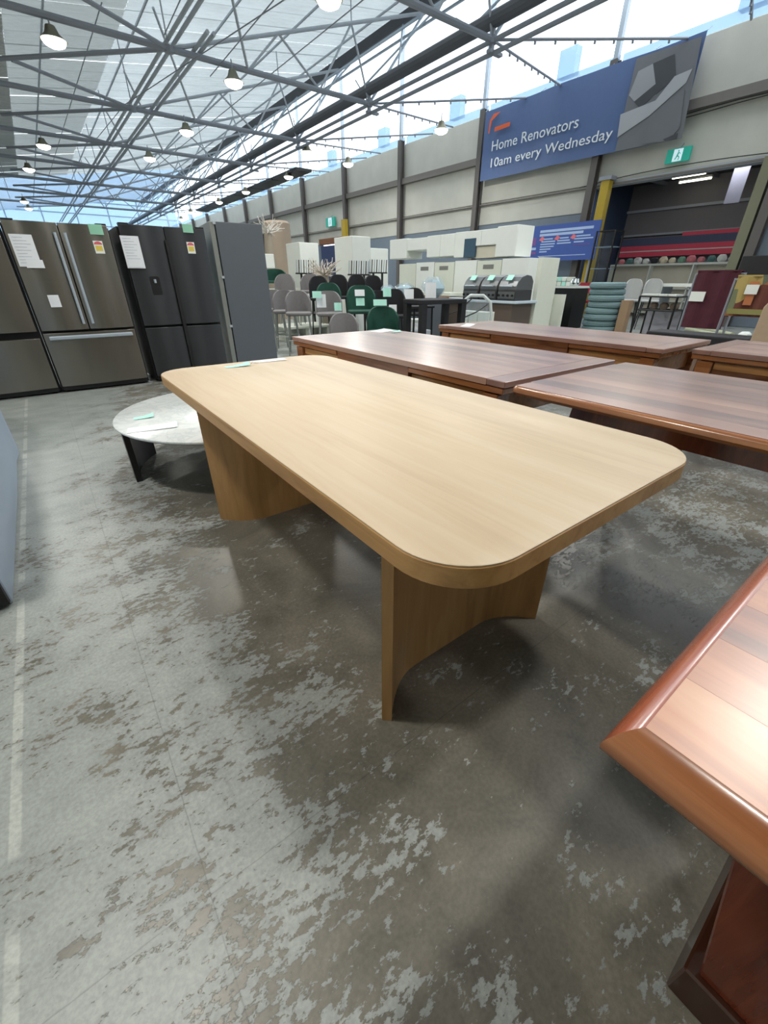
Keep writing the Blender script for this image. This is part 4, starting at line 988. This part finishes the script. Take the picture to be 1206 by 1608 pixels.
zc = at(829, 404, X=KX-.05).z; LN = at(625, 404, X=KX-.05).y-at(829, 404, X=KX-.05).y
nk = 6
for i in range(nk):
    MB().box(0, .62, LN*i/nk+.01, LN*(i+1)/nk-.01, 0, zc-.01 if i % 2 == 0 else zc-.03).build('panel', WHITE if i % 2 == 0 else WHITE2, rk, bevel=.004, seg=1)
for i in (1, 3, 4): MB().box(-.004, 0, LN*i/nk+.25, LN*i/nk+.6, zc-.22, zc-.12).build('vent_slot', flat('vent_grey', srgb(120,122,118), .6), rk)
ep = thing('end_panel', 'narrow white upright panel at the right end of the kitchen display', 'panel', (8.6, at(845, 450, X=8.6).y, 0)); MB().box(0, .62, 0, .1, 0, at(845, 404, X=8.6).z).build('panel', WHITE2, ep)
MB().box(.0, .62, -.02, 0, 0, .08).build('plinth', WHITE2, ep)
# barbecues on a bench
BX_ = 7.9
y0_, y1_ = at(806, 470, X=BX_).y, at(722, 470, X=BX_).y
bb = thing('barbecue_bench', 'brown bench with a pale stone top carrying the barbecues', 'counter', (BX_, y0_, 0))
zb_ = .80
MB().box(-.05, .7, -.1, y1_-y0_+.9, zb_-.05, zb_).build('stone_top', flat('blue_white_stone', srgb(190,204,216), .3), bb, bevel=.01)
BR = flat('brown_laminate', srgb(92,80,72), .5)
for i in range(3): MB().box(0, .65, i*(y1_-y0_+.7)/3, (i+1)*(y1_-y0_+.7)/3-.01, 0, zb_-.05).build('base_unit', BR, bb)
BQ = flat('barbecue_steel', srgb(128,130,132), .3, .7); BQD = flat('barbecue_dark', srgb(70,70,72), .4, .4)
def bbq(y, label, w):
    t = thing('barbecue', label, 'barbecue', (BX_+.05, y, zb_))
    MB().box(0, .55, 0, w, 0, .2).build('firebox', BQD, t, bevel=.01)
    MB().box(-.02, .0, .02, w-.02, .04, .17).build('control_panel', BQ, t)
    for k in range(4): MB().tube([(-.02, w*(k+.5)/4, .1), (-.05, w*(k+.5)/4, .1)], .022, 10).build('knob', BLK, t)
    hood = [(0, .2), (.0, .27), (.05, .36), (.14, .44), (.3, .48), (.46, .46), (.55, .36), (.55, .2)]
    MB().prism([(z, x) for x, z in hood], 0, w).bm.free() if False else None
    m = MB(); n = len(hood)
    lo = [m.bm.verts.new((x, 0, z)) for x, z in hood]; hi = [m.bm.verts.new((x, w, z)) for x, z in hood]
    m.bm.faces.new(lo); m.bm.faces.new(hi[::-1])
    for i in range(n): m.bm.faces.new([lo[i], lo[(i+1) % n], hi[(i+1) % n], hi[i]])
    m.build('hood', BQ, t, bevel=.01)
    MB().tube([(-.04, .08, .27), (-.04, w-.08, .27)], .014, 8).build('hood_handle', STEEL_L, t)
    for yy in (.1, w-.1): MB().tube([(-.04, yy, .27), (.01, yy, .28)], .01, 6).build('handle_bracket', STEEL_L, t)
    return t
tot = y1_-y0_; wq = tot/3-.04
for i, lb in enumerate(('right steel barbecue with a bent mint tag', 'middle steel barbecue of the three on the bench', 'left steel barbecue closest to the clear plastic chair')):
    bbq(y0_+i*tot/3, lb, wq)
    p = Vector((BX_+.12, y0_+i*tot/3+wq*.5, zb_+.44))
    o = MB().box(-.09, .05, -.07, .07, 0, .004).build('price_tag', MINT, None, p); o.rotation_euler = (0, R(-42), R(10)); tag(o, ('bent mint tag on the right barbecue hood', 'mint tag on the middle barbecue hood', 'mint tag on the left barbecue hood')[i], 'paper')
# clear plastic chair in front of them
pc = at(745, 505, X=6.6)
cc = thing('clear_chair', 'clear plastic chair with an arched back in front of the barbecues', 'chair', (6.6, pc.y, 0), R(-50))
MB().tube([(-.3, 0, 0), (-.3, 0, .6), (-.26, 0, .82), (-.12, 0, .93), (.12, 0, .93), (.26, 0, .82), (.3, 0, .6), (.3, 0, 0)], .028, 8).build('arched_frame', flat('frosted_acrylic', srgb(196,204,204), .15), cc, smooth=True)
MB().box(-.26, .26, -.4, 0, .42, .45).build('seat', PLAST, cc); MB().box(-.26, .26, -.01, .01, .5, .85).build('backrest', PLAST, cc)
for x in (-.24, .24): MB().tube([(x, -.38, .42), (x, -.4, 0)], .018, 7).build('leg', PLAST, cc)
for i, (px_, lb) in enumerate(((733, 'left white carton under the barbecue bench'), (748, 'middle white carton under the barbecue bench'), (762, 'right white carton under the barbecue bench'))):
    a = at(px_, 495, X=7.2); o = MB().box(-.1, .15, -.11, .11, 0, .62).build('carton', WHITE2, None, (7.2, a.y, 0), bevel=.006); tag(o, lb, 'box', 'white cartons')
cbk = MB().tube([at(700, 495, X=6.3), at(722, 487, X=6.3), at(742, 468, X=6.4)], .012, 6).build('power_cable', BLK, None, smooth=True); tag(cbk, 'black cable rising behind the clear chair, left one', 'cable')
cbk = MB().tube([at(728, 499, X=6.3), at(748, 490, X=6.3), at(765, 478, X=6.6)], .012, 6).build('power_cable', BLK, None, smooth=True); tag(cbk, 'black cable crossing the clear chair, right one', 'cable')
# cream counter left of barbecues
a0, a1 = at(706, 470, X=8.5).y, at(650, 470, X=8.5).y
cu = thing('cream_counter', 'cream counter with timber edge left of the barbecues', 'counter', (8.5, a0, 0)); MB().box(0, .6, 0, a1-a0, .82, .90).build('worktop', WHITE2, cu, bevel=.01); MB().box(0, .6, .05, a1-a0-.05, 0, .8).build('base', flat('oatmeal_board', srgb(176,168,148), .6), cu); MB().box(-.01, 0, 0, a1-a0, .8, .82).build('timber_edge', PALE_W, cu)

# ================================================================== RIGHT BACKGROUND
DX = 11.5
p0, p1 = at(905, 450, X=DX), at(848, 450, X=DX)
dt = thing('clutter_table', 'black draped table heaped with white parcels below the blue notice board', 'table', (DX, p0.y, 0))
zt_ = at(875, 449, X=DX).z
MB().box(0, .7, 0, p1.y-p0.y, zt_-.05, zt_).build('tabletop', WHITE, dt); MB().box(.02, .68, .03, p1.y-p0.y-.03, 0, zt_-.05).build('drape', BLK, dt)
random.seed(5)
for i in range(9):
    y = p0.y+.36+(p1.y-p0.y-.42)*(i % 5)/5; z = zt_+.002+(.11 if i >= 5 else 0)
    w = (p1.y-p0.y-.42)/5-.02; o = MB().box(-.1, .15, -w/2, w/2, 0, .1).build('parcel', (WHITE, MINT, WHITE2)[i % 3], None, (DX+.25, y, z), bevel=.01); o.rotation_euler.z = R(random.uniform(-3, 3))
    tag(o, '%s parcel in the %s layer on the black draped table, %s from the right' % (('white', 'mint', 'cream')[i % 3], 'upper' if i >= 5 else 'lower', ORD[i % 5]), 'parcel', 'parcels heaped on the draped table')
a = at(853, 500, X=10.2)
for i, (dy, hh_, lb) in enumerate(((.0, at(845, 450, X=10.2).z, 'tallest white board leaning in the stack by the end panel'), (-.28, at(860, 462, X=10.2).z, 'shorter white board in the stack by the end panel'))):
    o = MB().box(0, .05, -.16, .16, 0, hh_).build('white_board', WHITE2, None, (10.2+.08*i, a.y+dy, 0)); tag(o, lb, 'board')
RDM = flat('crimson_vinyl', srgb(160,34,56), .5)
p = at(903, 470, X=12.2)
rc = thing('red_folding_chair', 'crimson folding chair beside the black draped table', 'chair', (12.5, p.y*12.5/12.2-.25, 0), R(-70))
MB().box(-.22, .22, -.2, .2, .62, .67).build('seat', RDM, rc); MB().box(-.22, .22, .2, .24, .85, 1.12).build('backrest', RDM, rc)
for x in (-.2, .2): MB().tube([(x, .22, 1.12), (x, .15, .6), (x, -.25, 0)], .015, 6).build('leg', STEEL_D, rc); MB().tube([(x, -.2, .65), (x, .28, 0)], .015, 6).build('leg', STEEL_D, rc)
sp = at(893, 435, X=11.9); o = MB().lathe([(.0, 0), (.08, .0), (.13, .08), (.1, .17), (.0, .2)], 16).build('chrome_ball', flat('chrome', srgb(200,206,206), .1, 1), None, (DX+.12, p0.y+.12, zt_+.001), smooth=True)
tag(o, 'shiny chrome bowl at the right end of the draped table', 'bowl')
TEAL = flat('teal_grey_velvet', srgb(112,138,142), .7, 0, .15, 8); DGR = flat('dark_green_cushion', srgb(84,100,88), .75, 0, .15, 8)
def cushion_stack(px_, X, r, zs, mat, what):
    p = at(px_, 470, X=X); n = len(zs)-1
    first = None
    for i in range(n):
        h = zs[i+1]-zs[i]; lb = '%s in the %s, %s' % ('round cushion', what, ('resting on the floor', 'second from the bottom', 'third from the bottom', 'fourth from the bottom', 'fifth from the bottom', 'sixth from the bottom', 'seventh from the bottom', 'topmost')[i if i < n-1 else 7])
        if first is None:
            first = thing('round_cushion', lb, 'cushion', (p.x, p.y, zs[i]), group='cushions in the '+what)
            MB().lathe([(0, 0), (r*.9, 0), (r*.99, h*.2), (r, h*.5), (r*.99, h*.8), (r*.9, h*.99), (0, h)], 28).build('pad', mat, first, smooth=True)
            MB().lathe([(r*.985, h*.46), (r+.012, h*.5), (r*.985, h*.54)], 28).build('piping', WHITE2 if mat is DGR else STEEL_L, first, smooth=True)
        else: dup(first, (p.x+random.uniform(-.03, .03), p.y+random.uniform(-.03, .03), zs[i]), label=lb)
zz = [i*at(950, 443, X=11.6).z/8 for i in range(9)]
cushion_stack(951, 11.6, .42, zz, TEAL, 'tall teal stack')
cushion_stack(863, 11.0, .27, [0, .17, .34, .51][:4] if False else [.0, .2, .4, .6], DGR, 'small dark green stack')
# pale shell chairs and tables
SHELL = flat('pale_shell_grey', srgb(178,180,180), .6)
for px_, X, lb in ((993, 13.2, 'left pale grey shell chair behind the bar cart'), (1024, 13.2, 'right pale grey shell chair behind the bar cart')):
    p = at(px_, 460, X=X); stool('shell_chair', lb, 'chair', (p.x, p.y, 0), R(-60), SHELL, BLK, .72, 1.22, .42, rest=False)
p = at(985, 475, X=12.0); o = MB().box(-.1, .1, -.1, .1, 0, .75).build('timber_block', flat('raw_timber', srgb(150,124,98), .7), None, (11.6, p.y*11.6/12, 0)); tag(o, 'raw timber block stool left of the bar cart', 'stool')
a0, a1 = at(1092, 445, X=13.6).y, at(1030, 445, X=13.6).y
wt = thing('white_table', 'long white table behind the bar cart', 'table', (13.6, a0, 0)); MB().box(0, .9, 0, a1-a0, 1.03, 1.1).build('tabletop', WHITE, wt)
for y in (.1, a1-a0-.1): MB().box(.1, .8, y-.04, y+.04, 0, 1.03).build('leg_panel', STEEL_M, wt)
# bar cart
CX = 10.2; p = at(1040, 518, X=CX); p2 = at(1006, 515, X=CX)
bcz = at(1035, 466, X=CX).z
bk = thing('bar_cart', 'black metal bar cart with a wire shelf on the bare floor', 'trolley', (CX, p.y-.1, 0))
wy = .72
for x in (0, .5):
    for y in (0, wy): MB().tube([(x, y, 0), (x, y, bcz)], .022, 7).build('upright', BLK, bk)
for z in (.12, bcz-.25, bcz):
    for a_, b_ in (((0, 0), (0, wy)), ((0, wy), (.5, wy)), ((.5, wy), (.5, 0)), ((.5, 0), (0, 0))): MB().tube([(a_[0], a_[1], z), (b_[0], b_[1], z)], .018, 6).build('rail', BLK, bk)
MB().box(0, .5, 0, wy, bcz-.005, bcz+.01).build('top_shelf', BLK, bk); MB().tube([(0, wy*.5, .12), (0, wy*.5, bcz-.25)], .018, 6).build('upright', BLK, bk)
MB().box(.49, .5, .02, wy-.02, .14, bcz-.27).build('back_panel', flat('lilac_grey_panel', srgb(150,150,160), .6), bk)
for i in range(4):
    o = MB().box(-.12, .12, -.08, .08, 0, .03).build('leaflet', WHITE, None, (CX+.2, p.y+.02+i*.185, bcz+.014)); o.rotation_euler.z = R(6*i-8); tag(o, 'white leaflet on the bar cart top, %s from the right' % ORD[i], 'leaflet', 'leaflets on the bar cart')
for i in range(3):
    o = lump('wicker_ball', flat('brown_wicker', srgb(112,98,86), .8, 0, .4, 30), (CX+.25, p.y+.0+i*.2, bcz-.245), .085, 'brown wicker ball on the bar cart middle shelf, %s from the right' % ORD[i], 'ornament', 'wicker balls', i+2)
# rugs on rails
def rug(px0, px1, pyt, pyb, X, mat, label, lbl_px=None):
    a, b = at(px0, (pyt+pyb)/2, X=X), at(px1, (pyt+pyb)/2, X=X); zt__ = at(px1, pyt, X=X).z; zb__ = max(at(px0, pyb, X=X).z, .02)
    t = thing('hanging_rug', label, 'rug', (X, b.y, 0)); w = a.y-b.y
    m = MB(); n = 16
    for i in range(n):
        u, v = i/n, (i+1)/n; xa, xb = -.06+.02*math.sin(u*14), -.06+.02*math.sin(v*14)
        m.hexa([(xa, u*w, zb__), (xb, v*w, zb__), (xb+.02, v*w, zb__), (xa+.02, u*w, zb__)], [(xa, u*w, zt__), (xb, v*w, zt__), (xb+.02, v*w, zt__), (xa+.02, u*w, zt__)])
    m.box(-.06, .12, 0, w, zt__, zt__+.02).box(.1, .12, 0, w, zb__+.2, zt__)
    m.build('pile', mat, t)
    MB().tube([(.03, -.05, zt__-.04), (.03, w+.05, zt__-.04)], .02, 8).build('rail', STEEL_D, t)
    for y in (-.04, w+.04): MB().tube([(.03, y, 0), (.03, y, zt__-.02)], .02, 8).build('stand', STEEL_D, t)
    return t, w, zt__, zb__
BURG = flat('burgundy_pile', srgb(74,30,44), .9, 0, .25, 12, .4)
t, w, z1, z0_ = rug(1084, 1150, 426, 514, 9.3, BURG, 'burgundy shaggy rug hanging with a white tag')
MB().box(-.1, -.09, w*.62, w*.98, z1-.45, z1-.30).build('tag_card', WHITE, t)
PAT, nt, pp = new_mat('patterned_rug'); N = nt.nodes.new; L = nt.links.new
tc = N('ShaderNodeTexCoord'); vr = N('ShaderNodeTexVoronoi'); vr.inputs['Scale'].default_value = 4.2; L(tc.outputs['Object'], vr.inputs['Vector'])
cr = N('ShaderNodeValToRGB'); cr.color_ramp.interpolation = 'CONSTANT'; e = cr.color_ramp.elements; cols = [srgb(112,118,88), srgb(150,98,64), srgb(92,100,84), srgb(170,150,92), srgb(104,60,50)]
while len(e) < 5: e.new(.5)
for i in range(5): e[i].position = i/5; e[i].color = cols[i]
sc_ = N('ShaderNodeSeparateColor'); L(vr.outputs['Color'], sc_.inputs[0]); L(sc_.outputs[0], cr.inputs[0]); L(cr.outputs[0], pp.inputs['Base Color']); pp.inputs['Roughness'].default_value = .9
t, w, z1, z0_ = rug(1150, 1225, 434, 496, 8.2, PAT, 'patterned green and rust rug hanging at the right edge')
MB().box(-.1, -.09, w*.45, w*.72, z1-.22, z1-.10).build('tag_card', WHITE, t); MB().box(-.09, -.085, .03, w-.03, z0_+.03, z0_+.1).build('border_stripe', flat('rug_border_olive', srgb(140,136,84), .9), t)
MB().box(-.085, -.08, w-.28, w-.18, z0_+.15, z1-.06).build('border_stripe', flat('rug_border_rust', srgb(176,110,72), .9), t)
o = MB().box(0, .5, 0, 1.3, 0, .5).build('black_bench', BLACK, None, (7.4, at(1210, 500, X=8.0).y, 0), bevel=.02); tag(o, 'low black bench under the patterned rug', 'bench')
a = at(1165, 402, X=15.2); b = at(1235, 432, X=15.2)
o = MB().box(0, .12, b.y, a.y, b.z-.1, a.z).build('television', BLK, None, (15.3, 0, 0), bevel=.01); tag(o, 'black screen hanging right of the doorway above the patterned rug', 'screen')
p = at(1200, 478, X=6.2); bg = thing('beige_headboard', 'beige upholstered panel cut off by the right edge', 'headboard', (6.2, p.y, 0), R(-12))
MB().prism([(0, 0), (0, .93), (-.04, 1.0), (-.8, 1.0), (-.8, 0)], 0, .12, 'x').build('panel', flat('beige_upholstery', srgb(176,154,132), .8, 0, .08, 20), bg, bevel=.015)
ROLL = flat('sage_roll', srgb(168,172,146), .8, 0, .1, 10)
for i, (a_, b_) in enumerate((((1078, 517), (1146, 531)), ((1085, 513), (1150, 526)), ((1100, 523), (1135, 534)))):
    a, b = at(*a_, Z=.06), at(*b_, Z=.06)
    if (b-a).length > 3: b = a+(b-a)*3/(b-a).length
    o = MB().tube([(a.x, a.y, .06), (b.x, b.y, .06)], .055, 12).build('rolled_rug', ROLL, None, smooth=True); tag(o, ('front sage rolled rug on the floor behind the tables', 'rear sage rolled rug on the floor behind the tables', 'short rolled rug nearest the camera on the floor')[i], 'rug', 'rolled rugs on the floor')
p = at(1127, 527, Z=.0); o = lump('white_bag', WHITE, (p.x-.9, p.y-.75, 0), .13, 'small white bag on the floor beside the rolled rugs', 'bag', seed=4)
p = at(940, 350, X=15.9)
